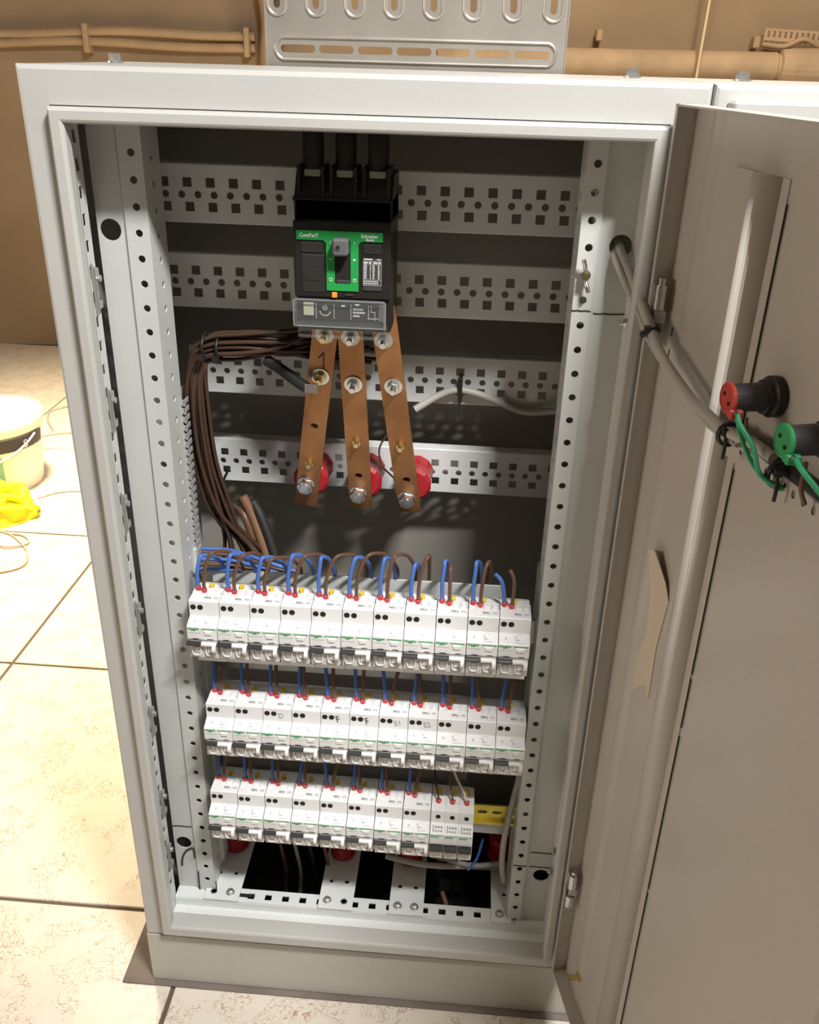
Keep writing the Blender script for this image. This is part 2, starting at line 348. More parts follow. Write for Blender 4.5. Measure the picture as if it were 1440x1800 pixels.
# ================================================================== CABINET
W, H, DEP = .539, 1.057, .30
OX0, OX1, OZ0, OZ1, FY = -.0284, .5716, -.0145, 1.0904, .012
CAB = thing('electrical_cabinet', 'open grey steel switchboard cabinet with perforated posts inside', 'cabinet', (0, 0, 0))
def ringsweep(profile, parent, name, m, segs=True):
    """profile: list of (rect(x0,x1,z0,z1), y)"""
    b = MB(); vs = []
    for (a0, a1, c0, c1), y in profile: vs += [(a0, y, c0), (a1, y, c0), (a1, y, c1), (a0, y, c1)]
    fs = [(k * 4 + i, k * 4 + (i + 1) % 4, (k + 1) * 4 + (i + 1) % 4, (k + 1) * 4 + i) for k in range(len(profile) - 1) for i in range(4)]
    b.add(vs, fs); return recalc(b.make(name, m, parent))
def A(i): return (OX0 + i, OX1 - i, OZ0 + i, OZ1 - i)
def B(l, r=None, t=None, bt=None):
    r = l if r is None else r; t = l if t is None else t; bt = l if bt is None else bt
    return (l, W - r, bt, H - t)
ringsweep([(A(.0012), .030), (A(0), .024), (A(0), .0165), (A(.0012), .0135), (A(.004), FY), (B(-.0015), FY), (B(-.0006), FY + .003)], CAB, 'front_frame', 'paint')
ringsweep([(B(-.0006), FY + .004), (B(0), .0040), (B(.0008), .0014), (B(.0026), 0), (B(.0105, .0095, .0095, .0150), 0), (B(.0125, .0115, .0115, .0172), .0010), (B(.0135, .0125, .0125, .0180), .0035), (B(.0125, .012, .014, .0165), .016), (B(.008, .010, .012, .0145), .0285)], CAB, 'door_rim', 'paint')
# shell panels
t = .0018
b = MB(); b.box(OX0 + .0005, OX0 + .0005 + t, .02, DEP, OZ0, OZ1 - .001); b.make('side_panel', 'paint', CAB)
b = MB(); b.box(OX1 - .0005 - t, OX1 - .0005, .02, DEP, OZ0, OZ1 - .001); b.make('side_panel', 'paint', CAB)
b = MB(); b.box(OX0 + .0005, OX1 - .0005, .02, DEP, OZ1 - t, OZ1 - .0002, .0006)
b.make('top_panel', 'paint', CAB)
b = MB(); b.box(OX0 + .003, OX1 - .003, DEP - .002, DEP, OZ0, OZ1 - .002); b.make('back_panel', 'panel_shaded', CAB)
b = MB(); b.box(OX0 + .003, OX1 - .003, FY + .003, DEP - .003, FZ + .0045, FZ + .0065); b.make('bottom_shade', 'dark', CAB)  # black sheet added for the darkness seen through the open bottom
# inner frame walls beside the opening
def slots_wall(xc, side):
    b = MB(); hs_ = [(.030 + .0005 + .025 * i, .0445, .0115, .0075, 's') for i in range(1, 41)]
    fn = (lambda u, v, d: (xc - side * d, v, u))
    b.perf(.004, 1.046, [(.028, .038, []), (.038, .051, hs_), (.051, .0555, [])], fn, .0015); o = recalc(b.make('slotted_strip', 'paint_in', CAB)); return o
slots_wall(.0035, 1)
b = MB(); b.box(W - .0085, W - .007, .0285, .066, .004, 1.046); b.make('inner_wall', 'paint_in', CAB)
b = MB(); b.box(.003, W - .008, .0285, .066, 1.0445, 1.046); b.make('top_rail', 'paint_in', CAB)
b = MB(); b.box(.02, W - .02, .066, DEP - .003, 1.07, 1.0716); b.make('roof_liner', 'panel_shaded', CAB)
# seal retaining clips on the slotted strip
for zc in (.889, .761, .639, .497, .342, .203, .105):
    b = MB(); L = .026; x = .0045
    b.prism([(x, zc - L), (x + .0038, zc - L + .006), (x + .0038, zc + L - .006), (x, zc + L)], .0415, .0435, 'y')
    b.box(x, x + .0035, .0435, .052, zc - L + .006, zc - L + .014); b.box(x, x + .0035, .0435, .052, zc + L - .018, zc + L - .006, .0008)
    b.cyl((x, .048, zc + .01), (x + .006, .048, zc + .01), .0035, n=8); b.make('spring_clip', 'zinc_dull', CAB)

# corner posts
def post(fx0, fx1, wx0, wx1, y, zbot, ztop, holes_x, hz0, side, big, name):
    b = MB(); ys_ = y
    # flange with holes (faces front)
    hs_ = []
    strips = []; zz = zbot
    zs = [hz0 - .025 * k for k in range(60) if hz0 - .025 * k > zbot + .006 and hz0 - .025 * k < ztop - .006][::-1]
    edges = [zbot] + [(zs[i] + zs[i + 1]) / 2 for i in range(len(zs) - 1)] + [ztop]
    for i, hz in enumerate(zs): strips.append((edges[i], edges[i + 1], [(holes_x, hz, .0074, .0074, 'c')]))
    b.perf(fx0, fx1, strips, lambda u, v, d: (u, ys_ + d, v), .0016)
    # bevelled step between web and flange
    if side < 0: a0, a1 = wx1, fx0
    else: a0, a1 = wx0, fx1
    b.add([(a0, y + .0035, zbot), (a1, y, zbot), (a1, y, ztop), (a0, y + .0035, ztop)], [(0, 1, 2, 3)])
    # web with big cable holes
    bz = sorted(big, key=lambda q: q[1]); e = [zbot] + [(bz[i][1] + bz[i + 1][1]) / 2 for i in range(len(bz) - 1)] + [ztop]
    b.perf(wx0, wx1, [(e[i], e[i + 1], [(hx, hz, .0215, .0215, 'c')]) for i, (hx, hz) in enumerate(bz)], lambda u, v, d: (u, ys_ + .0035 + d, v), .0016)
    # return flange running back, with its own holes
    rx = fx1 if side < 0 else fx0; sg = -1 if side < 0 else 1
    zr = [hz - .006 for hz in zs]; er = [zbot] + [(zr[i] + zr[i + 1]) / 2 for i in range(len(zr) - 1)] + [ztop]
    b.perf(y + .0016, y + .050, [(er[i], er[i + 1], [(y + .026, hz, .0074, .0074, 'c')]) for i, hz in enumerate(zr)], lambda u, v, d: (rx + sg * d, u, v), .0016)
    o = recalc(b.make(name, 'paint_in', CAB)); return o
post(.0350, .0585, .0045, .0323, .0668, .020, 1.062, .0522 - .0045, 1.0156, -1, [(.0178, .9425), (.0183, .106)], 'corner_post')
post(.4785, .4965, .5000, .5306, .0560, .014, 1.062, .4883, .9460 + .075, 1, [(.5185, .9480), (.5185, .1083)], 'corner_post')
# joint lines, welds and cut marks on the posts
for (x0_, x1_, y_, z_) in ((.478, .497, .0555, .886), (.5, .531, .059, .883), (.002, .032, .0696, .1375), (.4795, .497, .0555, .1275), (.501, .530, .059, .1505), (.501, .530, .059, .124)):
    b = MB(); pts = [(x0_ + (x1_ - x0_) * i / 6, y_, z_ + random.uniform(-.0006, .0006)) for i in range(7)]; b.tube(pts, .0006, 5, 2); b.make('joint_line', 'dark', CAB)
b = MB(); b.tube([(.0125 + .019 * (1 - cos(a)), .0698, .062 + .034 * sin(a)) for a in [i * pi / 2 / 8 for i in range(9)]] + [(.0325, .0698, .078)], .0017, 6, 2); b.make('cut_slit', 'darkgrey', CAB)
b = MB(); b.tube([(.060, .0662, .038), (.0605, .066, .024), (.054, .066, .0195), (.042, .066, .0185)], .0007, 5, 2); b.tube([(.036, .0662, .055), (.0355, .0662, .03), (.036, .066, .012)], .0009, 5, 2); b.make('weld_edge', 'dark', CAB)

# base: stepped sill and perforated floor rail
b = MB(); b.prism([(.0285, .0145), (.032, .0060), (.050, .0040), (.050, .0170), (.052, .0185), (.052, .0165), (.0535, .001), (.0285, .0025)], .004, W - .008, 'x'); recalc(b.make('sill', 'rail_paint', CAB))
hs_ = [(.1368 + .025 * k, .0615, .0098, .0094, 's') for k in range(-2, 14)]
b = MB(); b.perf(.004, W - .008, [(.0505, .0565, []), (.0565, .0665, hs_), (.0665, .0735, [])], lambda u, v, d: (u, v, .0190 - d), .0015)
b.box(.004, W - .008, .0720, .0735, .008, .0175); recalc(b.make('floor_rail', 'rail_paint', CAB))
b = MB(); b.perf(.004, W - .008, [(.235, .25, []), (.25, .26, [(.1368 + .025 * k, .255, .0078, .0078, 's') for k in range(-2, 14)]), (.26, .27, [])], lambda u, v, d: (u, v, .0190 - d), .0015); recalc(b.make('floor_rail', 'rail_paint', CAB))
b = MB(); b.box(.066, .107, .0585, .0645, .0194, .0198); b.add([(.107, .0585, .0199), (.119, .060, .0199), (.107, .0645, .0199)], [(0, 1, 2)]); b.make('torn_slot', 'dark', CAB)
b = MB()
for i in range(9):
    x = .018 + i * .0065; b.box(x, x + random.uniform(.003, .007), .0230 + random.uniform(-.0007, .0007), .0245, .0082, .0090)
b.box(.0235, .0248, .019, .0235, .0095, .0103); b.make('paint_chip', 'pencil', CAB)['kind'] = 'stuff'
# carrier plates across the floor opening
for k, (cx0, cx1) in enumerate(((.0455, .0955), (.2100, .2590), (.3110, .3600), (.4560, .4840))):
    pl = MB(); hx = [(cx0 + .013, .097, .006, .006, 'c'), (cx0 + .036, .097, .006, .006, 'c')] if k < 3 else [(cx0 + .019, .097, .006, .006, 'c')]
    b = pl; b.perf(cx0, cx1, [(.049, .09, []), (.09, .104, hx), (.104, .27, [])], lambda u, v, d: (u, v, .0222 - d), .0022)
    P_ = recalc(b.make('carrier_plate', 'rail_paint', CAB))
    for bx, kind in ((cx0 + .012, 'bolt'), (cx0 + .036, 'bolt')):
        if k == 3 and bx > cx0 + .02: continue
        if (k == 1 and bx > cx0 + .03) or (k == 0 and bx < cx0 + .02):
            b = MB(); b.lathe((bx, .0625, .0222), (0, 0, 1), [(0, .0052), (.0006, .0050), (.0006, .0038), (-.001, .0032)], 16); b.make('open_hole', 'zinc_dull', P_); continue
        b = MB(); b.lathe((bx, .0625, .0222), (0, 0, 1), [(0, .0062), (.001, .0062), (.001, .0048), (.0045, .0044), (.0056, .003)], 14); b.make('bolt_head', 'zinc_dull', P_)
# horizontal perforated mounting rails
RAILS = [(.9966, .161, .036, .507), (.9027, .1675, .036, .507), (.7797, .228, .036, .505), (.6652 - .0105, .235, .0465, .500)]
for ri, (zt, y, rx0, rx1) in enumerate(RAILS):
    ztop = zt + (0 if ri < 3 else 0); b = MB()
    s1 = ztop - .0180; c1 = ztop - .0305; s2 = ztop - .0430; bot = ztop - .0585
    sq = [.0459 + .0250 * k for k in range(-1, 19)]; cc = [.0465 + .0176 * k for k in range(-1, 27)]
    if ri == 3: sq = [.0445 + .0250 * k for k in range(0, 19)]; cc = [.0495 + .01715 * k for k in range(0, 27)]
    st = [(bot, s2 - .0075, []), (s2 - .0075, (s2 + c1) / 2, [(u + (.0012), s2, .0098, .0098, 's') for u in sq]), ((s2 + c1) / 2, (s1 + c1) / 2, [(u, c1, .0078, .0078, 'c') for u in cc]), ((s1 + c1) / 2, s1 + .0075, [(u, s1, .0098, .0098, 's') for u in sq]), (s1 + .0075, ztop, [])]
    b.perf(rx0, rx1, st, lambda u, v, d: (u, y + d, v), .0018, edges=False)
    b.prism([(y, ztop), (y + .0012, ztop + .0012), (y + .018, ztop + .0012), (y + .018, ztop - .0006), (y + .002, ztop - .0006)], rx0, rx1, 'x')
    b.prism([(y, bot), (y + .0012, bot - .0012), (y + .012, bot - .0012), (y + .012, bot + .0006), (y + .002, bot + .0006)], rx0, rx1, 'x')
    recalc(b.make('mounting_rail', 'rail_paint', CAB))
# lower mounting strips that carry the DIN rails (vertical bars behind the breakers)
for xx in (.050, .478):
    b = MB(); b.box(xx, xx + .012, .107, .130, .035, .56); b.make('support_bar', 'paint_in', CAB)
# plinth
b = MB(); X0, X1, Y0, Y1, Za, Zb = OX0 - .0005, OX1 - .001, FY + .0005, DEP, FZ + .0030, OZ0 - .0006
b.box(X0, X1, Y0, Y0 + .003, Za, Zb, .0012); b.box(X0, X0 + .003, Y0 + .003, Y1, Za, Zb); b.box(X1 - .003, X1, Y0 + .003, Y1, Za, Zb); b.box(X0 + .003, X1 - .003, Y1 - .003, Y1, Za, Zb); b.make('plinth', 'plinth', CAB)
b = MB(); b.box(X0 + .003, X1 - .003, Y0 + .0031, Y0 + .004, Za, Zb); b.box(X0 + .003, X1 - .003, Y1 - .004, Y1 - .0031, Za, Zb); b.make('plinth_shade', 'dark', CAB)  # black sheets added so the inside of the plinth stays in shade
# lifting bolts on the roof
def roofbolt(x, y, parent):
    b = MB(); b.cyl((x, y, OZ1), (x, y, OZ1 + .0015), .009, n=16); b.cyl((x, y, OZ1 + .0015), (x, y, OZ1 + .0085), .0068, n=6); b.make('roof_bolt', 'zinc', parent)
roofbolt(-.004, .19, CAB); roofbolt(.5315, .21, CAB)
# wing nut on right post
b = MB(); c0 = Vector((.4873, .0555, .9215)); b.cyl(c0, c0 + Vector((0, -.008, 0)), .0055, .0048, n=12)
for sgn in (1, -1):
    d = Vector((-.28 * sgn, -.55, .78 * sgn)).normalized(); b.prism([(-.0012, 0), (.0012, 0), (.0012, .001), (-.0012, .001)], 0, .0001, 'x')
    p = c0 + Vector((0, -.004, .003 * sgn)); b.tube([p, p + Vector((-.002 * sgn, -.005, .007 * sgn)), p + Vector((-.004 * sgn, -.006, .0125 * sgn))], .0022, 6, 3)
WN = b.make('wing_nut', 'zinc', None); tag(WN, 'zinc wing nut with brass stud on the right perforated post', 'wing nut')
b = MB(); b.cyl(c0 + Vector((0, -.008, 0)), c0 + Vector((0, -.0125, 0)), .0030, n=10); b.make('stud', 'brass', WN)

# hinges
HX = .5445
for zc in (.9005, .1630):
    b = MB(); b.cyl((HX + .004, -.010, zc + .006), (HX + .004, -.010, zc + .028), .0055, n=14); b.cyl((HX + .004, -.010, zc + .028), (HX + .004, -.010, zc + .034), .0035, n=10)
    b.box(HX - .004, HX + .002, -.004, .006, zc + .006, zc + .026)
    hg = recalc(b.make('hinge', 'zinc', CAB))
    b = MB(); b.cyl((HX + .003, -.010, zc - .026), (HX + .003, -.010, zc - .008), .0053, n=14); b.box(HX - .005, HX + .001, -.004, .006, zc - .026, zc - .008); b.make('lower_knuckle', 'zinc', hg)
    b = MB(); b.box(HX + .0005, HX + .011, -.013, -.009, zc - .0065, zc + .005, .001); b.make('hinge_leaf', 'door_paint', hg)
    for dz in (.018, -.020):
        b = MB(); b.cyl((W - .0085, .036, zc + dz), (W - .0125, .036, zc + dz), .0055, .005, n=6); b.cyl((W - .012, .036, zc + dz), (W - .0165, .036, zc + dz), .0026, n=8); b.make('hinge_screw', 'zinc', hg)

# ------------------------------------------------------------------ door (part of the cabinet), opened past square
TH = radians(13); DH = Vector((.5395, -.003, 0)); Dd = Vector((sin(TH), -cos(TH), 0)); Dn = Vector((-cos(TH), -sin(TH), 0))
def DP(s, n, z): return DH + Dd * s + Dn * n + Vector((0, 0, z))
DT = .018; DW = .565; DZ0, DZ1 = .0035, 1.0752
def dbox(b, s0, s1, n0, n1, z0, z1):
    b.add([DP(s, n, z) for s in (s0, s1) for n in (n0, n1) for z in (z0, z1)], [(0, 1, 3, 2), (4, 6, 7, 5), (0, 4, 5, 1), (2, 3, 7, 6), (0, 2, 6, 4), (1, 5, 7, 3)])
b = MB(); dbox(b, 0, DW, -DT - .0016, -DT, DZ0, DZ1)
dbox(b, 0, .0016, -DT, 0, DZ0, DZ1); dbox(b, DW - .0016, DW, -DT, 0, DZ0, DZ1); dbox(b, 0, DW, -DT, 0, DZ1 - .0016, DZ1); dbox(b, 0, DW, -DT, 0, DZ0, DZ0 + .0016)
dbox(b, .0016, .0045, -.0016, 0, DZ0, DZ1)
DOOR = recalc(b.make('door', 'door_paint', CAB, label='grey inner door side with stiffeners'))
# gasket bead
b = MB(); b.smooth = True; pr = [(.034, 0), (.040, .0012), (.046, .0022), (.052, .0012), (.058, 0)]; vs = [DP(s, -DT + n, z) for z in (DZ0 + .002, DZ1 - .002) for s, n in pr]; b.add(vs, [(i, i + 1, 6 + i, 5 + i) for i in range(4)]); b.make('pressed_bead', 'door_paint', DOOR)
# vertical hat stiffener
def hat(s0, s1, h, z0, z1, name):
    b = MB(); w_ = s1 - s0; dbox(b, s0 - .012, s0, -DT, -DT + .0012, z0, z1); dbox(b, s1, s1 + .010, -DT, -DT + .0012, z0, z1); b.smooth = True; pr = [(s0, 0), (s0 + .0002, .0014)] + [(s0 + w_ * (k / 12), .0014 + (h - .0014) * min(1, sin(pi * k / 12) ** .55 * 1.02)) for k in range(1, 12)] + [(s1 - .0002, .0014), (s1, 0)]
    vs = [DP(s, -DT + n, z) for z in (z0, z1) for s, n in pr]; n = len(pr)
    b.add(vs, [(i, (i + 1) % n, n + (i + 1) % n, n + i) for i in range(n)] + [tuple(range(n))[::-1], tuple(range(n, 2 * n))]); return recalc(b.make(name, 'door_paint', DOOR))
hat(.122, .158, .012, .02, 1.036, 'stiffener'); hat(.42, .456, .012, .02, 1.036, 'stiffener')
b = MB(); dbox(b, .088, .122, -DT, -DT + .0022, 1.030, 1.036); b.make('stiffener_tab', 'door_paint', DOOR)
for z0_, z1_ in ((.845, 1.02), (.62, .82), (.56, .615), (.35, .55), (.08, .345)):
    b = MB(); dbox(b, .1695, .1703, -DT + .0006, -DT + .0016, z0_, z1_); b.make('seam', 'dark', DOOR)
# perforated horizontal door rail
zr = .8458
b = MB(); hs_ = [(.2062 + .01255 * k, zr, .0052, .0066, 'c') for k in range(-1, 28)]
b.perf(.170, .46, [(zr - .012, zr - .006, []), (zr - .006, zr + .006, hs_), (zr + .006, zr + .008, [])], lambda u, v, d: DP(u, -.006 - d, v), .0015)
dbox(b, .170, .46, -DT, -.006, zr + .0065, zr + .008)
dbox(b, .1785, .46, -DT, -DT + .003, zr - .10, zr - .012) if False else None
recalc(b.make('perforated_rail', 'door_paint', DOOR))
b = MB(); p = DP(.0499, -DT, .052); b.cyl(p, p + Dn * .004, .0062, n=6); b.cyl(p + Dn * .004, p + Dn * .016, .0036, n=10); b.make('grounding_stud', 'brass', DOOR)
# chips on hinge edge
for q_ in ((-.0004, .0002, -.006, -.002, .925, .935), (.0205, .022, -DT, -DT + .0006, .885, .893), (.0205, .022, -DT, -DT + .0006, .865, .873)):
    b = MB(); dbox(b, *q_); b.make('paint_chip', 'darkgrey', DOOR)
# masking tape
b = MB(); pts = [(.058, .686), (.075, .694), (.098, .672), (.104, .655), (.096, .60), (.098, .536), (.086, .545), (.061, .519), (.060, .56), (.071, .60), (.066, .64)]
vs = [DP(s, -DT + .0008 + max(0, z - .655) * .20, z) for s, z in pts] + [DP(s, -DT + .0003 + max(0, z - .655) * .18, z) for s, z in pts]; n = len(pts)
b.add(vs, [tuple(range(n)), tuple(range(n, 2 * n))[::-1]] + [(i, (i + 1) % n, n + (i + 1) % n, n + i) for i in range(n)])
tp = recalc(b.make('masking_tape', 'tape')); tag(tp, 'torn strip of beige masking tape stuck inside the open door', 'tape')

# ------------------------------------------------------------------ second cabinet to the right
C2 = thing('electrical_cabinet', 'second grey steel cabinet joined on the right behind the open door', 'cabinet', (.5728, 0, 0))
OXw = .60
def A2(i): return (i, OXw - i, OZ0 + i, OZ1 - i)
ringsweep([(A2(0), .030), (A2(0), .0165), (A2(.0012), .0135), (A2(.004), FY), (A2(.03), FY)], C2, 'front_frame', 'paint')
b = MB(); b.box(0, t, .02, DEP, OZ0, OZ1 - .001); b.make('side_panel', 'paint', C2)
b = MB(); b.box(OXw - t, OXw, .02, DEP, OZ0, OZ1 - .001); b.make('side_panel', 'paint', C2)
b = MB(); b.box(0, OXw, .02, DEP, OZ1 - t, OZ1 - .0002, .0006); b.make('top_panel', 'paint', C2)
b = MB(); b.box(.002, OXw - .002, DEP - .002, DEP, OZ0, OZ1 - .002); b.make('back_panel', 'paint', C2)
b = MB(); b.box(.012, OXw - .012, -.010, FY + .004, .0, 1.0785, .002); b.make('door', 'paint', C2)
b = MB(); b.box(0, OXw, FY + .0005, DEP, FZ + .003, OZ0 - .0006, .0015); b.make('plinth', 'plinth', C2)
roofbolt(.067, .2, C2); roofbolt(.56, .2, C2)
b = MB(); b.box(-.0722, 1.22, .0035, DEP + .08, FZ - .0005, FZ + .0028, .0008); o = b.make('base_sheet', 'sheet'); tag(o, 'thin dark sheet under both cabinets sticking out at the left', 'mat')

# ================================================================== MOULDED CASE BREAKER
MX0, MX1, MY, MZ0, MZ1 = .1990, .2970, .080, .8565, 1.0
MC = thing('moulded_case_breaker', 'large black circuit breaker with green panel on the upper mounting rails', 'circuit breaker', ((MX0 + MX1) / 2, MY, MZ0))
ox, oy, oz = (MX0 + MX1) / 2, MY, MZ0
hw = (MX1 - MX0) / 2
b = MB(); b.box(-hw, hw, .012, .0805, -.012, .122, .002); b.box(-hw, hw, 0, .014, .0245, .101, .002)
b.prism([(.012, .100), (.012, .118), (.028, .142), (.0805, .142), (.0805, .1)], -hw, hw, 'x')
recalc(b.make('body', 'black', MC))
for k in range(3):      # terminal pockets and separators at top
    cx_ = -hw + .0165 + k * .0325
    b = MB(); b.box(cx_ - .0135, cx_ - .0105, .014, .05, .115, .150, .0006); b.box(cx_ + .0105, cx_ + .0135, .014, .05, .115, .150, .0006); b.box(cx_ - .0105, cx_ + .0105, .03, .045, .12, .135); b.make('terminal_pocket', 'black', MC)
    b = MB(); b.box(cx_ - .0085, cx_ + .0085, .026, .030, .136, .146, .001); b.make('cable_lug', 'label_grey', MC)
b = MB()
def T_panel():
    pr = [(-.0455, .0915), (.0395, .0915), (.0415, .0895), (.0415, .0820), (.0205, .0820), (.0175, .0790), (.0165, .0330), (-.0150, .0330), (-.0155, .0790), (-.0185, .0820), (-.0450, .0820)]
    return pr
pr = T_panel()
# ring so the handle slot stays open
slot = [(-.0070, .0865), (.0090, .0865), (.0090, .0405), (-.0070, .0405)]
yf, yb_ = -.0012, .001
def quadb(x0, x1, z0, z1): b.box(x0, x1, yf, yb_, z0, z1)
quadb(-.0452, .0412, .0825, .0915); quadb(-.0155, -.0070, .0330, .0825); quadb(.0090, .0170, .0330, .0825); quadb(-.0070, .0090, .0330, .0405)
b.prism([(-.0185, .0826), (-.0155, .0826), (-.0155, .0796)], yf, yb_, 'y'); b.prism([(.0200, .0826), (.0170, .0826), (.0170, .0796)], yf, yb_, 'y')
recalc(b.make('green_panel', 'green', MC, label='green T-shaped front panel'))
b = MB(); b.box(-.0068, .0088, -.0002, .001, .0407, .0824); b.make('handle_slot', 'dark', MC)
b = MB(); b.box(-.0075, .0082, -.0160, .0005, .0700, .0865, .002); b.cyl((-.0015, -.0160, .0790), (-.0015, -.0168, .0790), .0032, n=12); hd = b.make('toggle_handle', 'grey_handle', MC, label='grey handle')
b = MB(); b.cyl((-.0015, -.0162, .0790), (-.0015, -.0172, .0790), .0020, n=8); b.make('screw_hole', 'dark', hd)
b = MB(); b.box(-.0055, .0085, -.0018, 0, .0407, .0440, .0006); b.make('slot_lip', 'darkgrey', MC)
b = MB(); b.box(-.0104, -.0050, -.0022, .001, .0258, .0312, .0006); b.make('trip_button', 'orange', MC, label='orange button')
for q_ in ((-.0415, -.0185, -.0012, .001, .0695, .0800), (-.0385, -.0225, -.0014, -.0008, .0425, .0530), (-.041, -.0175, -.0008, .001, .030, .0685), (.0210, .0405, -.0008, .001, .0700, .0800)):
    b = MB(); b.box(*q_, .0003 if q_[3] < 0 else .001); b.make('blank_cover', 'black_soft', MC)
text_mesh('product_text', 'ComPacT', .0052, 'white_print', MC, (-.0422, -.0013, .0852), sx=.92)
text_mesh('maker_text', 'Schneider', .0050, 'white_print', MC, (.0195, -.0013, .0862), sx=.85)
text_mesh('maker_text', 'Electric', .0030, 'white_print', MC, (.0245, -.0013, .0834), sx=.9)
def ringm(cx, cz, r, m, parent, y=-.0014, w_=.0004):
    b = MB(); b.tube([(cx + r * cos(a), y, cz + r * sin(a)) for a in [2 * pi * i / 16 for i in range(17)]], w_, 5, 1); return b.make('position_mark', m, parent)
ringm(-.0112, .0440, .0015, 'white_print', MC); ringm(.0130, .0440, .0015, 'white_print', MC)
b = MB()
for sx in (-.0112, .0128):
    b.box(sx - .0002, sx + .0002, -.0015, -.0011, .0796, .0822); b.prism([(sx - .0018, .0650), (sx + .0018, .0650), (sx + .0009, .0636), (sx - .0009, .0636)], -.0015, -.0011, 'y')
b.make('position_mark', 'white_print', MC)
# rating label
b = MB(); b.box(.0215, .0405, -.0012, .0005, .0345, .0665); lb = b.make('rating_label', 'darkgrey', MC)
b = MB()
b.box(.0222, .0310, -.0016, -.0010, .0652, .0662); b.box(.0355, .0395, -.0016, -.0010, .0652, .0660)
for (x0_, x1_, z0_, z1_) in ((.0217, .0219, .040, .064), (.0400, .0402, .040, .064), (.0217, .0402, .0638, .0640), (.0217, .0402, .0608, .0610), (.0217, .0402, .0452, .0454), (.0217, .0402, .0398, .0400)): b.box(x0_, x1_, -.0016, -.0010, z0_, z1_)
for k in range(8):
    zz = .0465 + k * .0018
    for xa, xb in ((.0225, .0255), (.0285, .0298), (.0312, .0335), (.0365, .0388)): b.box(xa, xb - random.uniform(0, .0006), -.0015, -.0010, zz, zz + .0009)
for zz in (.0432, .0412):
    for k in range(7): b.box(.0222 + k * .0022, .0238 + k * .0022, -.0015, -.0010, zz, zz + .001)
for xa, xb in ((.0224, .0262), (.0275, .0300), (.032, .036), (.0368, .0392)): b.box(xa, xb, -.0015, -.0010, .0616, .0630)
b.make('label_print', 'white_print', lb)
b = MB(); b.box(.0035, .0115, -.0013, .0008, .0285, .0298); b.make('small_text', 'darkgrey', MC)
# trip unit under a clear cover
b = MB(); b.box(-hw + .001, hw - .006, .001, .02, -.0010, .0235, .001); tu = b.make('trip_unit', 'darkgrey', MC)
b = MB(); b.box(-.0400, -.0295, -.0006, .0012, .0065, .0195); b.make('seal_plate', 'label_grey', tu)
b = MB(); b.cyl((-.0178, .001, .0150), (-.0178, -.0012, .0150), .0031, n=14); b.make('dial', 'zinc_dull', tu)
b = MB()
for k in range(7):
    a = radians(200 + k * 23.3); b.box(-.0178 + .0055 * cos(a) - .0007, -.0178 + .0055 * cos(a) + .0007, 0, .0011, .0120 + .0055 * sin(a) - .0005, .0120 + .0055 * sin(a) + .0005)
for xx in (-.0270, -.0085, .0090): b.box(xx - .0002, xx + .0002, 0, .0011, .0035, .0190)
b.box(-.0010, .0030, 0, .0011, .0165, .0180)
b.prism([(.0125, .0195), (.0185, .0195), (.0155, .0178)], 0, .0011, 'y')
for zz, n_ in ((.0135, 6), (.0100, 7), (.0065, 4)):
    for k in range(n_): b.box(.0112 + k * .0018, .0124 + k * .0018, 0, .0011, zz, zz + .0018)
for (x0_, x1_, z0_, z1_) in ((.0270, .0274, .0040, .0185), (.0262, .0375, .0050, .0054), (.0296, .0300, .0120, .0185), (.0300, .0335, .0118, .0122), (.0335, .0339, .0030, .0120)): b.box(x0_, x1_, 0, .0011, z0_, z1_)
b.make('trip_print', 'pale_print', tu)
b = MB(); b.box(-hw - .001, hw - .0035, -.0055, .0010, -.0035, .0238, .0012); cv = b.make('clear_cover', 'clear', MC, label='clear plastic cover')
b = MB(); b.box(-hw - .001, hw - .0035, -.0058, -.0050, .0232, .0240); b.box(-hw - .001, -hw, -.0058, -.0050, -.0035, .024); b.box(hw - .0045, hw - .0035, -.0058, -.0050, -.0035, .024); b.box(-hw - .001, hw - .0035, -.0058, -.0045, -.0040, -.0032); b.make('cover_edge', 'clear_edge', cv)
b = MB(); b.box(hw - .0110, hw - .0050, -.0075, -.0010, .0040, .0215, .001); b.make('cover_latch', 'clear', MC)
b = MB(); b.box(-hw + .002, hw - .003, .001, .045, -.018, -.0045, .001); b.make('terminal_cover', 'clear', MC)
b = MB(); b.box(-hw + .006, hw - .007, .012, .060, -.012, -.003, .001); b.make('lower_terminals', 'black', MC)
# incoming cables
for k in range(3):
    cx_ = MX0 + .0165 + k * .0325; b = MB(); b.tube([(cx_, MY + .034, MZ0 + .1455), (cx_, MY + .036, MZ0 + .17), (cx_ - .002, MY + .048, MZ0 + .195), (cx_ - .006, MY + .09, MZ0 + .203)], .0105, 12)
    o = b.make('supply_cable', 'black_soft'); tag(o, '%s thick black cable entering the large breaker from above' % ('left', 'middle', 'right')[k], 'cable')

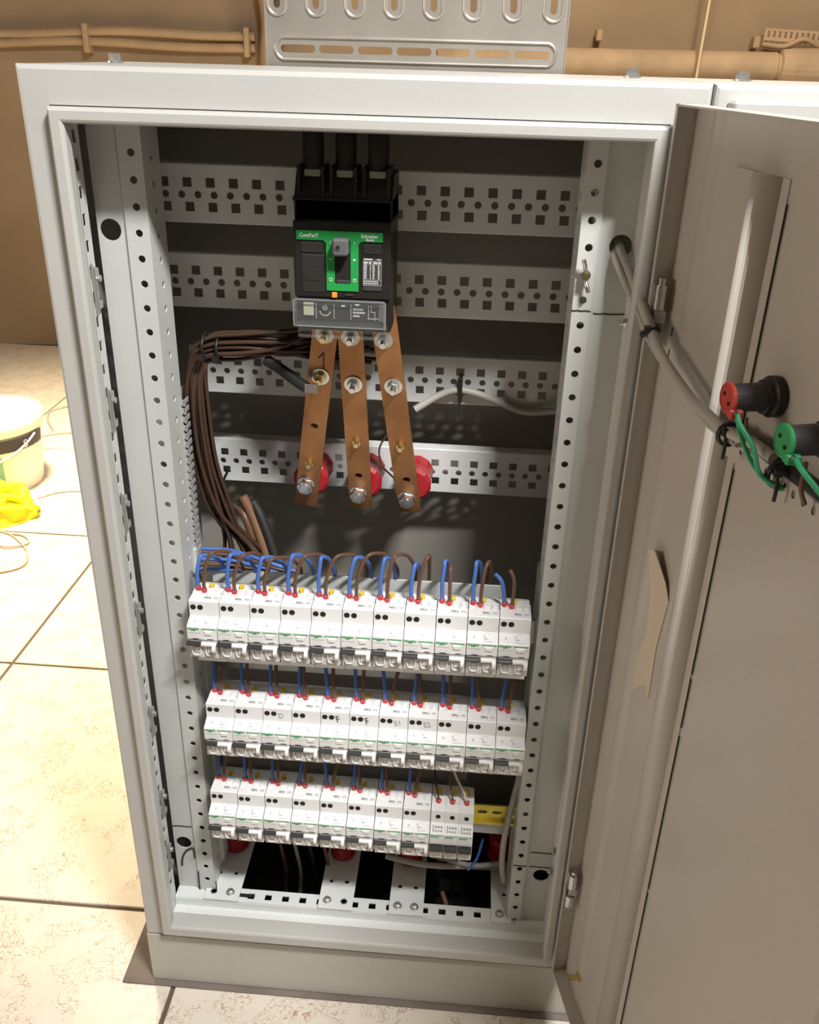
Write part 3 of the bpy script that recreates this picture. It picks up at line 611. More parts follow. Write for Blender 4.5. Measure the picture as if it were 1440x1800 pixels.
# ================================================================== COPPER BUSBARS, INSULATORS
# each bar: (xt, xb) centre x at top and bottom
BT, BBZ = .868, .590
def bar_pts(px):
    return px
BARS = [dict(top=(.2235, .8450), bot=(.1835, .5905), name='left'), dict(top=(.2490, .8460), bot=(.2545, .5900), name='middle'), dict(top=(.2845, .8620), bot=(.3168, .5895), name='right')]
def ybar(z): return .128 + (.845 - z) / (.845 - .590) * .058
BW = .0282
for bi, q in enumerate(BARS):
    p0 = Vector((q['top'][0], ybar(q['top'][1]), q['top'][1])); p1 = Vector((q['bot'][0], ybar(q['bot'][1]), q['bot'][1])); d = (p0 - p1); L = d.length; d.normalize()
    yv = Vector((0, -1, 0)); yv = (yv - d * yv.dot(d)).normalized(); xv = yv.cross(d) * -1; xv = d.cross(yv) * 1
    if xv.x < 0: xv = -xv
    R = Matrix((xv, d, yv)).transposed()
    busy = {0: [(.0625, 'h'), ], 1: [(.056, 'h')], 2: [(.050, 'h')]}
    holes = {0: [(0, .123)], 1: [(-.0005, .0515)], 2: [(.0010, .0500)]}[bi]
    b = MB(); hs_ = holes[0]
    th_ = .005
    b.perf(-BW / 2, BW / 2, [(0, hs_[1] - .015, []), (hs_[1] - .015, hs_[1] + .015, [(hs_[0], hs_[1], .0095, .0080, 'c')]), (hs_[1] + .015, L, [])], lambda u, v, dd: tuple(R @ Vector((u, v, -dd)) + p1), th_)
    o = recalc(b.make('busbar', 'copper')); tag(o, 'flat %s copper busbar %s below the large black breaker' % (q['name'], ('leaning left', 'hanging straight down', 'leaning right')[bi]), 'busbar')
    def fast(nm, u, v, kind):
        base = R @ Vector((u, v, 0)) + p1; nn = R @ Vector((0, 0, 1)); b = MB()
        if kind == 'washer':
            b.lathe(base, nn, [(0, .0105), (.0018, .0105), (.0020, .0092)], 22); o_ = b.make('washer', 'zinc_dull' if v > .2 else 'zinc', o)
            b = MB(); b.cyl(base + nn * .002, base + nn * .0075, .0068 if v < .2 else .0055, n=6); b.cyl(base + nn * .0075, base + nn * .0155, .0033, n=12); b.make('nut', 'zinc' if bi else 'brass', o_)
        elif kind == 'nut':
            b.cyl(base, base + nn * .005, .0052, n=6); b.cyl(base + nn * .005, base + nn * .011, .0030, n=12); b.make('small_nut', 'brass', o)
        elif kind == 'bolt':
            b.lathe(base, nn, [(0, .0110), (.0016, .0110), (.0018, .0098)], 22); b.cyl(base + nn * .0018, base + nn * .0100, .0098, n=6); b.cyl(base + nn * .0100, base + nn * .0110, .0070, .0060, n=16); b.make('hex_bolt', 'zinc', o)
    # (u, v): v measured up from the lower end
    for (u, v, k) in {0: [(0, .250 - .003, 'washer'), (.0005, .193, 'washer'), (-.0005, .069, 'nut'), (-.002, .034, 'bolt')], 1: [(0, .2435, 'washer'), (0, .183, 'washer'), (.0, .104, 'nut'), (-.002, .0245, 'bolt')], 2: [(-.003, .244, 'washer'), (0.001, .1845, 'washer'), (-.0005, .1025, 'nut'), (-.0015, .0215, 'bolt')]}[bi]: fast('', u, v, k)
    if bi == 0:
        b = MB()
        for a_, c_ in (((.001, .2235), (-.004, .216)), ((.001, .2235), (.003, .205))):
            P0 = R @ Vector((*a_, .0004)) + p1; P1 = R @ Vector((*c_, .0004)) + p1; b.cyl(P0, P1, .0009, n=5)
        b.make('handwritten_mark', 'pencil', o)
    # insulator behind the lower end
    ins_c = Vector((q['bot'][0] + (.0075, .004, .0035)[bi], 0, .6260))
    b = MB(); y0 = ybar(.62) + .0062; y1 = .2345
    b.lathe((ins_c.x, y0, ins_c.z), (0, 1, 0), [(0, .012), (0, .0185), (.004, .0225), ((y1 - y0) * .5, .0195), (y1 - y0 - .004, .0225), (y1 - y0, .0195)], 12)
    oi = recalc(b.make('standoff_insulator', 'red_ins')); tag(oi, 'red standoff insulator behind the lower end of the %s busbar' % q['name'], 'insulator', None)
# red insulators standing on the carrier plates low down
for k, (xx, yy) in enumerate(((.0695, .150), (.2330, .150), (.3340, .150), (.4700, .165))):
    b = MB(); b.lathe((xx, yy, .0224), (0, 0, 1), [(0, .0165), (.005, .0195), (.022, .0175), (.040, .0195), (.046, .0165), (.046, .008)], 12)
    o = recalc(b.make('standoff_insulator', 'red_ins')); tag(o, ('red insulator at the bottom left below the lowest breaker row', 'red insulator below the fourth and fifth breakers of the lowest row, arrow on it', 'red insulator below the seventh breaker of the lowest row', 'red insulator at the bottom right beside the right post')[k], 'insulator')
    if k == 1:
        b = MB(); b.prism([(-.004, .018), (0, .026), (.004, .018), (.0012, .019), (.001, .008), (-.001, .008), (-.0012, .019)], -.0190, -.0186, 'y'); ar = recalc(b.make('arrow_mark', 'brown_lt', o)); ar.location = (xx, yy, .0224)

# ================================================================== MODULAR BREAKERS
WDT = .0354
def body_profile(): return [(0, 0), (0, .0166), (.0015, .0178), (.0145, .0226), (.0150, .0236), (.0150, .0425), (.0158, .0434), (.0420, .0434), (.0425, .0424), (.0425, .0400), (.0600, .0400), (.0700, .036), (.0720, -.048), (.0650, -.0530), (.0310, -.0530), (.0300, -.0520), (.0300, -.0270), (.0050, -.0270), (.0050, 0)]
def breaker_double():
    t_ = thing('circuit_breaker', 'x', 'circuit breaker')
    b = MB(); pr = body_profile(); b.prism(pr, 0, WDT, 'x')
    # terminal pocket walls on the top rear
    for xa in (.0005, .0095, .0178, .0260, .0342):
        b.box(xa, xa + .0012, .030, .0425, .0434, .0452)
    b.box(.0190, .0350, .0400, .0430, .0425, .0450)
    b.box(.0005, .0352, .0235, .0245, -.0455, -.0218) if False else None
    recalc(b.make('body', 'white', t_))
    for hx in (.0048, .0132):
        b = MB(); b.cyl((hx, .0146, .0350), (hx, .0160, .0350), .0034, n=16); b.make('screw_hole', 'dark', t_)
    for hx in (.0225, .0305):
        b = MB(); b.cyl((hx, .0296, -.0440), (hx, .0310, -.0440), .0030, n=14); b.make('screw_hole', 'dark', t_)
    b = MB(); b.box(.0190, .0248, .0330, .0400, .0436, .0450, .0003); b.box(.0278, .0336, .0330, .0400, .0436, .0450, .0003); b.make('terminal_cap', 'white2', t_)
    # prints
    b = MB(); b.box(.0165, .0222, .0215, .0255, .04335, .04365); b.box(.0228, .0245, .0210, .0250, .04335, .04365); b.make('printed_mark', 'grey_print', t_)
    b = MB(); b.box(.0278, .0335, .0215, .0255, .04335, .04365)
    sl = lambda y0_, z_: (y0_, z_)
    # marks on the sloped face (slope from y=.0015,z=.0178 to y=.0145,z=.0226)
    def onslope(x0_, x1_, k0, k1):
        f = lambda k: (.0015 + .013 * k - .0002, .0178 + .0048 * k + .0002)
        (ya, za), (yb2, zb2) = f(k0), f(k1); b.add([(x0_, ya, za), (x1_, ya, za), (x1_, yb2, zb2), (x0_, yb2, zb2)], [(0, 1, 2, 3)])
    onslope(.0068, .0092, .35, .62); onslope(.0180, .0205, .55, .75); onslope(.0195, .0215, .25, .5); onslope(.0205, .0245, .30, .42); onslope(.0195, .0300, .02, .10); onslope(.020, .028, .85, .9)
    for k in range(9): b.box(.0012 + k * .0017, .0024 + k * .0017, -.0003, .0001, .0088, .0101)
    b.make('faint_print', 'pale_print', t_)['kind'] = 'stuff'
    b = MB(); b.box(.0172, .0338, -.0003, .0002, .0140, .0152); b.make('green_line', 'green_print', t_)
    text_mesh('maker_text', 'Schneider', .0037, 'green_print', t_, (.0008, -.0001, .0135), sx=.93)
    text_mesh('maker_text', 'Electric', .0018, 'green_print', t_, (.0050, -.0001, .0120), sx=.93)
    b = MB(); b.box(.0205, .0300, -.0014, .0005, .0065, .0128, .0012); b.box(.0195, .0310, -.0008, .0005, .0100, .0132, .0005); b.make('test_button', 'white2', t_)
    b = MB(); b.box(.0060, .0130, -.0002, .0004, .0004, .0012); b.box(.0235, .0305, -.0002, .0004, .0004, .0012); b.make('vent_slot', 'dark', t_)
    # transparent lower window with U-shaped brackets
    b = MB(); b.box(.0008, .0350, .0012, .0052, -.0267, -.0004, .0008); wn = b.make('window', 'window', t_)
    b = MB()
    for cx_ in (.0095, .0255):
        pts = [(cx_ - .0050, .0000, -.009), (cx_ - .0048, -.0004, -.018), (cx_ - .003, -.0006, -.0215), (cx_ + .003, -.0006, -.0215), (cx_ + .0048, -.0004, -.018), (cx_ + .0050, .0000, -.009)]; b.tube(pts, .0009, 6, 3)
        b.box(cx_ - .003, cx_ + .003, .0002, .0014, -.0175, -.0115)
    b.make('latch', 'white2', wn)
    b = MB(); b.cyl((-.0004, -.0030, -.0040), (.0168, -.0030, -.0040), .0030, n=10); b.box(.0, .0165, -.0068, -.0020, -.0052, -.0022, .0008); b.make('toggle', 'toggle', t_, label='dark grey toggle')
    b = MB(); b.cyl((.0168, -.0026, -.0044), (.0300, -.0026, -.0044), .0027, n=10); b.cyl((.0300, -.0018, -.0095), (.0342, -.0018, -.0095), .0062, n=14); b.make('toggle_link', 'white2', t_)
    b = MB(); b.box(.0150, .0205, .0500, .0560, .0400, .0445, .0008); b.box(.0165, .0190, .0470, .0500, .0400, .0440, .0005); b.make('terminal_clamp', 'yellow_clip', t_, label='yellow clamp')
    return t_
def breaker_single():
    t_ = thing('circuit_breaker', 'x', 'circuit breaker'); w_ = .0183
    b = MB(); b.prism(body_profile(), 0, w_, 'x'); recalc(b.make('body', 'white', t_))
    b = MB(); b.cyl((.0092, .0146, .0330), (.0092, .0160, .0330), .0032, n=16); b.make('screw_hole', 'dark', t_)
    b = MB()
    def onslope(x0_, x1_, k0, k1):
        f = lambda k: (.0015 + .013 * k - .0002, .0178 + .0048 * k + .0002)
        (ya, za), (yb2, zb2) = f(k0), f(k1); b.add([(x0_, ya, za), (x1_, ya, za), (x1_, yb2, zb2), (x0_, yb2, zb2)], [(0, 1, 2, 3)])
    onslope(.003, .0045, .05, .8)
    for k in range(3): onslope(.0058 + k * .0036, .0086 + k * .0036, .45, .70); onslope(.0058 + k * .0036, .0082 + k * .0036, .1, .3)
    b.make('printed_mark', 'grey_print', t_)
    b = MB(); b.box(.0010, .0172, -.0003, .0002, .0150, .0158); b.make('green_line', 'green_print', t_)
    text_mesh('maker_text', 'Schneider', .0031, 'green_print', t_, (.0008, -.0001, .0116), sx=.9)
    b = MB()
    for k in range(5): b.box(.0014 + k * .0020, .0027 + k * .0020, -.0003, .0001, .0088, .0098)
    b.make('faint_print', 'pale_print', t_)['kind'] = 'stuff'
    b = MB(); b.box(.0004, .0178, .0012, .0052, -.0267, -.0004, .0008); b.make('window', 'window', t_)
    b = MB(); b.box(.0004, .0172, -.0065, .0015, -.0088, -.0010, .0012); b.make('toggle', 'toggle', t_, label='black toggle')
    b = MB(); b.box(.0055, .0125, .0490, .0560, .0400, .0465, .0012); b.make('terminal_clamp', 'yellow_clip', t_, label='yellow clamp')
    return t_
YB = .0245
ROWS = [('upper', (.0702, .4872), (.4692, .4915), 11, 11), ('middle', (.0791, .3375), (.4758, .3397), 11, 11), ('lower', (.0741, .1935), (.4195, .1885), 8, 8)]
BD = breaker_double(); BS = breaker_single(); used = False; slots_ = {}
MARKS = {2: 'D', 4: 'F', 5: 'F', 6: 'E1', 7: 'E2'}
for ri, (rn, (xa, za), (xb, zb_), nd, _) in enumerate(ROWS):
    total = nd * 36 + (54 if ri == 2 else 0)
    for i in range(nd):
        f = i * 36 / total; x = xa + (xb - xa) * f; z = za + (zb_ - za) * f
        lab = 'white two-module circuit breaker, %s from the left in the %s row' % (ORD[i], rn)
        if ri == 1 and i in MARKS: lab += ', faint handwritten ' + MARKS[i]
        jy = random.uniform(-.0004, .0006)
        if not used: BD.location = (x, YB + jy, z); BD['label'] = lab; BD['group'] = 'circuit breakers in three rows'; used = True; o = BD
        else: o = dup(BD, (x, YB + jy, z), lab, 'circuit breakers in three rows')
        slots_[(ri, i)] = Vector((x, YB, z))
        if ri == 1 and i in MARKS:
            text_mesh('handwritten_mark', MARKS[i], .0135 if i in (4, 5) else .0115, 'pencil' if i in (4, 5) else 'grey_print', o, (.0195, .0149, .0275), rot=(pi / 2, -.25, 0), ext=.0001, sx=.8)
    if ri == 2:
        for i in range(3):
            f = (nd * 36 + 18.3 * i) / total; x = xa + (xb - xa) * f; z = za + (zb_ - za) * f
            lab = 'narrow single-module circuit breaker, %s of three at the right end of the lower row' % ORD[i]
            if i == 0: BS.location = (x, YB, z); BS['label'] = lab; BS['group'] = 'narrow breakers in the lower row'
            else: dup(BS, (x, YB, z), lab, 'narrow breakers in the lower row')
            slots_[(2, 20 + i)] = Vector((x, YB, z))
# DIN rails
for ri, (rn, (xa, za), (xb, zb_), nd, _) in enumerate(ROWS):
    zc = (za + zb_) / 2 + (-.018 if ri == 2 else -.012); yr = YB + .0735
    if ri == 2:
        b = MB(); b.perf(.062, .4795, [(zc - .0135, zc - .006, []), (zc - .006, zc + .006, [(.0745 + .02 * k, zc, .0130, .0050, 'o') for k in range(21)]), (zc + .006, zc + .0135, [])], lambda u, v, d: (u, yr + .0055 + d, v), .001)
        b.prism([(yr, zc + .0175), (yr, zc + .0130), (yr + .0065, zc + .0130), (yr + .0065, zc + .0140), (yr + .001, zc + .0140), (yr + .001, zc + .0175)], .062, .4795, 'x')
        b.prism([(yr, zc - .0175), (yr, zc - .0130), (yr + .0065, zc - .0130), (yr + .0065, zc - .0140), (yr + .001, zc - .0140), (yr + .001, zc - .0175)], .062, .4795, 'x')
    else:
        b = MB(); b.box(.062, .4795, yr, yr + .007, zc - .0175, zc + .0175, .001)
    o = recalc(b.make('din_rail', 'yellow_rail' if ri == 2 else 'zinc_dull')); tag(o, ('grey' if ri < 2 else 'yellow chromated') + ' mounting rail holding the %s breaker row' % rn, 'rail')
    if ri == 2:
        b = MB(); b.cyl((.4715, yr + .0055, zc + .001), (.4715, yr + .001, zc + .001), .0065, .0055, n=14); b.make('rail_screw', 'zinc', o)
        b = MB(); b.box(.42, .474, yr + .008, yr + .012, zc - .042, zc - .024); b.make('rail_backing', 'paint_in', o)
    # grey cover strip behind the tops of the breakers
    b = MB(); b.box(.078 if ri == 0 else .075, .438 if ri < 2 else .41, yr + .014, yr + .016, za + .026, za + .0455, .0005); o = b.make('back_strip', 'duct' if ri else 'paint_in', None); tag(o, 'thin grey strip behind the wire ends of the %s breaker row' % rn, 'strip')

# ================================================================== WIRES
def wire(name, pts, r, m, label, cat='wire', group=None, ferrule=None, n=8, sub=4):
    b = MB(); b.tube(pts, r, n, sub); o = b.make(name, m); tag(o, label, cat, group)
    if ferrule:
        p, d = Vector(ferrule[0]), Vector(ferrule[1]).normalized(); b = MB(); b.lathe(p, d, [(0, .0028), (.0055, .0034), (.0062, .0024)], 10); b.make('ferrule', 'red', o, label='red ferrule')
    return o
# upper row: loops standing up from each breaker
B_PK = [(.004, .040, .020), (.004, .044, .022), (.006, .042, .026), (.005, .047, .022), (.002, .046, .012), (.007, .048, .022), (.004, .049, .014), (.003, .043, .008), (.001, .049, .006), (.001, .050, .010), (-.006, .037, -.014)]
R_PK = [(.012, .048, .034), (.013, .047, .030), (.010, .043, .034), (.014, .050, .040), (.016, .052, .042), (.017, .056, .044), (.009, .056, .030), (.010, .056, .010), (-.001, .044, -.008), (.006, .052, .012), (-.003, .046, -.012)]
for i in range(11):
    p = slots_[(0, i)]; s = p + Vector((.0050, .0400, .0445)); dx, h, ex = B_PK[i]
    end = s + Vector((ex, .055, -.012)) if i < 10 else s + Vector((ex, .010, h * .92))
    mid = s + Vector((dx, .010, h)); 
    pts = [s, s + Vector((-.001 + dx * .1, .001, h * .45)), s + Vector((dx * .45, .005, h * .86)), mid, s + Vector((dx + (ex - dx) * .55, .024, h * .80)), s + Vector((ex * .9, .040, h * .35)), end]
    if i == 10: pts = [s, s + Vector((-.002, .001, h * .5)), s + Vector((-.006, .003, h * .85)), s + Vector((-.013, .008, h * .98))]
    wire('blue_wire', pts, .00245, 'blue', 'blue wire looping from the top of the %s breaker in the upper row' % ORD[i], 'wire', 'blue wires of the upper row', (s + Vector((0, 0, -.0015)), (0, 0, 1)))
    s = p + Vector((.0133, .0360, .0440)); dx, h, ex = R_PK[i]
    mid = s + Vector((dx, .012, h))
    pts = [s, s + Vector((dx * .05, .001, h * .45)), s + Vector((dx * .5, .006, h * .88)), mid, s + Vector((dx + (ex - dx) * .6, .030, h * .80)), s + Vector((ex, .046, h * .30)), s + Vector((ex * .95, .060, -.012))]
    if i == 10: pts = [s, s + Vector((.001, .001, h * .45)), s + Vector((0, .003, h * .8)), s + Vector((-.005, .008, h))]
    wire('brown_wire', pts, .0022, 'brown', 'brown wire looping from the top of the %s breaker in the upper row' % ORD[i], 'wire', 'brown wires of the upper row', (s + Vector((0, 0, -.0015)), (0, 0, 1)))
for ri, rn in ((1, 'middle'), (2, 'lower')):
    for i in range(11 if ri == 1 else 8):
        p = slots_[(ri, i)]
        for nm, dxx, m_ in (('blue', .0050, 'blue'), ('brown', .0133, 'brown')):
            s = p + Vector((dxx, .0400 if nm == 'blue' else .0360, .0440)); e = random.uniform(-.008, .012)
            pts = [s, s + Vector((e * .1, .002, .016)), s + Vector((e * .5, .012, .034)), s + Vector((e, .030, .050)), s + Vector((e * 1.6, .055, .052))]
            wire('%s_wire' % nm, pts, .0023, m_, '%s wire rising from the %s breaker of the %s row' % (nm, ORD[i], rn), 'wire', '%s wires of the %s row' % (nm, rn), (s + Vector((0, 0, -.0015)), (0, 0, 1)))
for i, m_ in enumerate(('black_soft', 'brown', 'white_cable')):
    p = slots_[(2, 20 + i)]; s = p + Vector((.009, .030, .0440)); k = i - 1
    pts = [s, s + Vector((-.004, .004, .014)), s + Vector((-.012 if i < 2 else -.016, .012, .034)), s + Vector((-.012 if i < 2 else -.026, .022, .058)), s + Vector((-.012 if i < 2 else -.028, .04, .07))]
    if i < 2: pts = [s, s + Vector((-.002, .003, .012)), s + Vector((-.006, .012, .026)), s + Vector((-.008, .034, .036)), s + Vector((-.008, .055, .036))]
    wire('thin_wire', pts, .0013 if i < 2 else .0016, m_, ('thin black wire on the first narrow breaker', 'thin brown wire on the second narrow breaker', 'thin pale wire rising from the third narrow breaker')[i], 'wire', None, (s + Vector((0, 0, -.0015)), (0, 0, 1)))
# dark tangle below the upper row
for k in range(12):
    x = .20 + k * .023; m_ = 'brown' if k % 3 else 'black_soft'
    pts = [(x, .085, .455), (x + random.uniform(-.01, .01), .082, .437), (x + random.uniform(-.015, .02), .088, .424), (x + random.uniform(-.01, .03), .10, .435), (x + random.uniform(0, .04), .118, .446)]
    wire('tangled_wire', pts, .0024, m_, 'dark wire hanging in the gap under the upper breaker row', 'wire', 'dark wires under the upper row', n=6)
wire('blue_wire', [(.345, .086, .448), (.346, .080, .438), (.345, .079, .428)], .0026, 'blue', 'short blue wire end hanging under the eighth breaker of the upper row', 'wire')
# blue and brown feed wires lying behind the upper row on the left
for k in range(5):
    z = .528 + k * .004
    pts = [(.062, .105 + .006 * k, z + .006), (.10, .112 + .005 * k, z + .004), (.15, .118, z - .006 + .001 * k), (.19, .120, z - .016)]
    wire('feed_wire', pts, .0024, 'blue' if k % 2 == 0 else 'brown', ('blue' if k % 2 == 0 else 'brown') + ' wire lying flat behind the upper breaker row at the left', 'wire', ('blue' if k % 2 == 0 else 'brown') + ' wires lying behind the upper row')
# main brown bundle from busbar region to the left duct
for k in range(16):
    a = k * 2.399; rr = .0028 * math.sqrt(k + .5); ox_, oz_ = rr * cos(a), rr * sin(a); fx = (k % 8) * .0052
    R_ = random.uniform
    pts = [(.255 + R_(-.01, .02), .168 + ox_ * .6, .812 + (k - 8) * .0034), (.205, .160 + ox_, .812 + (k - 8) * .0026), (.165, .146 + ox_, .810 + oz_ * 1.2 + (k - 8) * .001), (.125, .140 + ox_, .810 + oz_ * 1.5), (.090, .138 + ox_, .806 + oz_ * 1.4),
           (.0735 + ox_, .135, .787 + oz_), (.0705 + ox_ * 1.3, .136 + oz_, .735), (.0730 + ox_ * 1.4, .140 + oz_, .665), (.0800 + ox_ * 1.4 + fx * .25, .145 + oz_, .60), (.086 + fx * .9, .150 + oz_, .555), (.082 + fx * 1.7, .150 + oz_ * 2, .525), (.080 + fx * 2.2, .145 + oz_, .495)]
    wire('brown_wire', pts, .0024, 'brown_shaded', 'brown wire in the thick bundle bending down the left side', 'wire', 'brown wires of the left bundle', n=7)
for k in range(4):
    pts = [(.115 + k * .01, .148, .800), (.145, .150 + k * .002, .795), (.170, .150, .783 - k * .001), (.190, .145, .776)]
    b = MB(); b.tube(pts, .0013, 6); o = b.make('bare_strands', 'copper_edge' if k % 2 else 'zinc_dull'); tag(o, 'bare wire strands twisted together left of the left busbar', 'wire', 'bare strands by the left busbar')
b = MB(); b.tube([(.150, .147, .792), (.168, .142, .783), (.188, .134, .772), (.199, .129, .768)], .0065, 12); o = b.make('shrink_sleeve', 'black_soft'); tag(o, 'black sleeved cable end joined to the left busbar', 'cable end')
b = MB(); b.box(-.006, .010, -.002, .002, -.0055, .0055, .001); b.make('lug', 'zinc', o, (.203, .1275, .7665))
# plastic film on the bundle
for (x, z) in ((.084, .808), (.100, .806)):
    b = MB(); b.tube([(x + .0, .139 + .015 * cos(t_), z + .013 * sin(t_)) for t_ in [2 * pi * i / 14 for i in range(15)]], .0019, 6, 1); b.box(x - .004, x + .003, .118, .125, z - .012, z - .006)
    o = b.make('cable_tie', 'black'); tag(o, 'black cable tie round the brown bundle, %s one' % ('outer' if x < .09 else 'inner'), 'cable tie')
for k, (m_, r, xo) in enumerate((('brown_lt', .0062, 0), ('black_soft', .0066, .012), ('brown', .005, -.012))):
    pts = [(.103 + xo, .185 + .004 * k, .598 - .01 * k), (.115 + xo * .9, .180, .575), (.128 + xo * .9, .170, .545), (.139 + xo * .9, .160, .512), (.145 + xo, .150, .485)]
    wire('thick_cable', pts, r, m_, ('light brown thick cable slanting behind the upper row', 'black thick cable beside the light brown slanting one', 'thin dark brown cable left of the light brown slanting one')[k], 'cable', n=12)
# slotted wiring duct at left
DU = thing('wiring_duct', 'grey slotted wiring duct running down behind the left post', 'wiring duct', (.052, .115, .495))
b = MB(); b.box(-.002, -.0005, 0, .055, 0, .26); b.make('duct_back', 'duct', DU)
for k in range(25):
    z = .004 + k * .0102; b = MB(); b.box(-.0005, .0105, -.002, .0, z, z + .0066, .0004); b.box(.0095, .0110, -.0035, .002, z - .0004, z + .0016); b.box(.0095, .011, -.002, .012, z + .0016, z + .0066)
    b.make('duct_finger', 'duct', DU)
# grey cable on third rail and thin loops
wire('grey_cable', [(.318, .208, .718), (.345, .216, .734), (.368, .219, .742), (.395, .219, .738), (.425, .220, .727), (.452, .221, .718), (.480, .215, .722), (.497, .20, .73)], .0045, 'grey_cable', 'grey cable arching along the third mounting rail right of the busbars', 'cable', n=12)
b = MB(); b.box(-.002, .0025, -.0065, .012, -.014, .018, .001); b.box(-.001, .0012, -.0045, -.0025, -.034, -.014); o = b.make('cable_tie', 'black', None, (.372, .2165, .7420)); tag(o, 'black tie fixing the grey cable to the third mounting rail', 'cable tie')
wire('thin_grey_wire', [(.300, .170, .712), (.285, .185, .690), (.276, .195, .668), (.279, .200, .645), (.290, .205, .630), (.300, .21, .618)], .0012, 'grey_cable', 'thin grey wire curving between the middle and right busbars', 'wire', n=6)
b = MB(); b.box(-.0015, .0015, -.002, .003, -.014, .006); o = b.make('cable_tie', 'black', None, (.0725 - .001, .2315, .6085)); o.rotation_euler = (0, .45, 0); tag(o, 'loose black tie end below the left of the lowest mounting rail', 'cable tie')
# cables at the bottom right
wire('grey_cable', [(.30, .125, .050), (.34, .115, .052), (.38, .11, .055), (.42, .12, .048), (.46, .13, .040), (.49, .14, .040)], .0042, 'grey_cable', 'grey cable crossing low under the narrow breakers', 'cable', n=10)
wire('grey_cable', [(.35, .13, .060), (.39, .12, .058), (.43, .11, .062), (.47, .12, .060)], .0036, 'grey_cable', 'second thinner grey cable beside the low one', 'cable', n=10)
wire('white_cable', [(.4815, .094, .272), (.4775, .092, .24), (.4705, .086, .19), (.466, .084, .14), (.4665, .084, .095), (.472, .088, .06)], .0042, 'grey_cable', 'pale cable running down along the inner edge of the right post', 'cable', n=10)
wire('blue_wire', [(.42, .10, .062), (.432, .11, .075), (.44, .125, .10)], .002, 'blue', 'loose blue wire under the third narrow breaker', 'wire')
wire('cable_stub', [(.385, .13, -.02), (.393, .115, -.03), (.402, .10, -.04)], .004, 'brown_lt', 'light brown cable end lying below the floor opening at the right', 'cable')
wire('black_cable', [(.385, .14, .06), (.378, .13, .02), (.372, .13, -.03), (.36, .14, -.09)], .006, 'black_soft', 'black cable dropping through the floor opening at the right', 'cable', n=10)
for k in range(4):
    x = .13 + k * .022; wire('hanging_wire', [(x, .14, .10), (x + .012, .13, .05), (x + .02, .125, 0), (x + .015, .13, -.06)], .0028, ('brown', 'grey_cable', 'black_soft', 'brown_lt')[k], ('dark brown', 'dull grey', 'black', 'light brown')[k] + ' wire dropping through the left floor opening', 'wire')

# ================================================================== DOOR LAMPS AND CABLES
def lamp(s, z, m_, label):
    L = thing('indicator_lamp', label, 'indicator lamp', tuple(DP(s, -DT + .0013, z)))
    dn = Dn
    b = MB(); b.lathe((0, 0, 0), dn, [(0, .0150), (.006, .0150), (.0065, .0138), (.0075, .0125), (.011, .0125), (.0115, .0108)], 24); b.make('mounting_ring', 'black', L)
    b = MB(); b.lathe(dn * .0110, dn, [(0, .0105), (.0245, .0100)], 24); b.make('lamp_body', 'darkgrey', L)
    b = MB(); b.lathe(dn * .0350, dn, [(0, .0104), (.001, .0112), (.0028, .0112), (.0034, .0095), (.003, .0094)], 24)
    q = dn * .0345 + Dd * .006 - Vector((0, 0, .0085)); b.box(q.x - .004, q.x + .006, q.y - .006, q.y + .003, q.z - .004, q.z + .003, .001); cp = b.make('lens_cap', m_, L, label='%s cap' % m_.split('_')[0])
    b = MB()
    for ds, dz in ((.004, -.003), (-.004, .002)): b.cyl(dn * .0380 + Dd * ds + Vector((0, 0, dz)), dn * .0386 + Dd * ds + Vector((0, 0, dz)), .0016, n=8)
    b.make('terminal_hole', 'dark', cp)
    b = MB(); q = dn * .036 + Dd * .0115 - Vector((0, 0, .0065)); b.cyl(q, q + Dd * .003, .0018, n=8); b.make('terminal_screw', 'zinc', cp)
    return L
lamp(.207, .8935, 'red_cap', 'red capped indicator lamp mounted inside the open door')
lamp(.285, .8925, 'green_cap', 'green capped indicator lamp right of the red one')
def door_pt(s, n, z): return tuple(DP(s, n, z))
q = DP(.207 + .0125, -DT + .036, .8865)
wire('green_wire', [q, q + Dd * .006 + Vector((0, 0, -.006)), door_pt(.238, .012, .868), door_pt(.250, .010, .853), door_pt(.262, -.002, .846)], .0019, 'greenwire', 'green wire from the red lamp down to the door rail', 'wire')
wire('green_wire', [q + Vector((0, 0, -.001)), door_pt(.226, .016, .872), door_pt(.240, .010, .855), door_pt(.252, .0, .844)], .0016, 'greenwire', 'second thinner green wire from the red lamp', 'wire')
q = DP(.285 + .0125, -DT + .036, .8855)
wire('green_wire', [q, q + Dd * .01 + Vector((0, 0, -.004)), door_pt(.33, .01, .868), door_pt(.36, .004, .850)], .0019, 'greenwire', 'green wire leaving the green lamp to the right', 'wire')
wire('brown_wire', [door_pt(.212, .006, .880), door_pt(.215, .006, .866), door_pt(.208, .004, .858), door_pt(.200, .002, .853)], .0014, 'brown', 'thin brown wire under the red lamp', 'wire')
wire('brown_wire', [door_pt(.292, .006, .880), door_pt(.293, .006, .862), door_pt(.292, .0, .85)], .0016, 'brown', 'thin brown wire under the green lamp', 'wire')
wire('door_harness', [door_pt(.205, -.010, .856), door_pt(.25, -.010, .855), door_pt(.32, -.012, .855), door_pt(.40, -.012, .856)], .0052, 'black_soft', 'dark wire harness lying on the perforated door rail', 'cable', n=10)
wire('grey_cable', [(.5185 - .002, .075, .951), (.5185 + .001, .052, .9415), (.5275, .030, .9260), (.5360, -.006, .9050), (.5415, -.022, .893), door_pt(.060, .006, .878), door_pt(.115, .004, .8625), door_pt(.150, .004, .8600), door_pt(.187, .006, .8600), door_pt(.215, .0, .862), door_pt(.24, -.004, .860)], .0044, 'grey_cable', 'thicker grey cable from the post hole across to the door, upper one', 'cable', n=14)
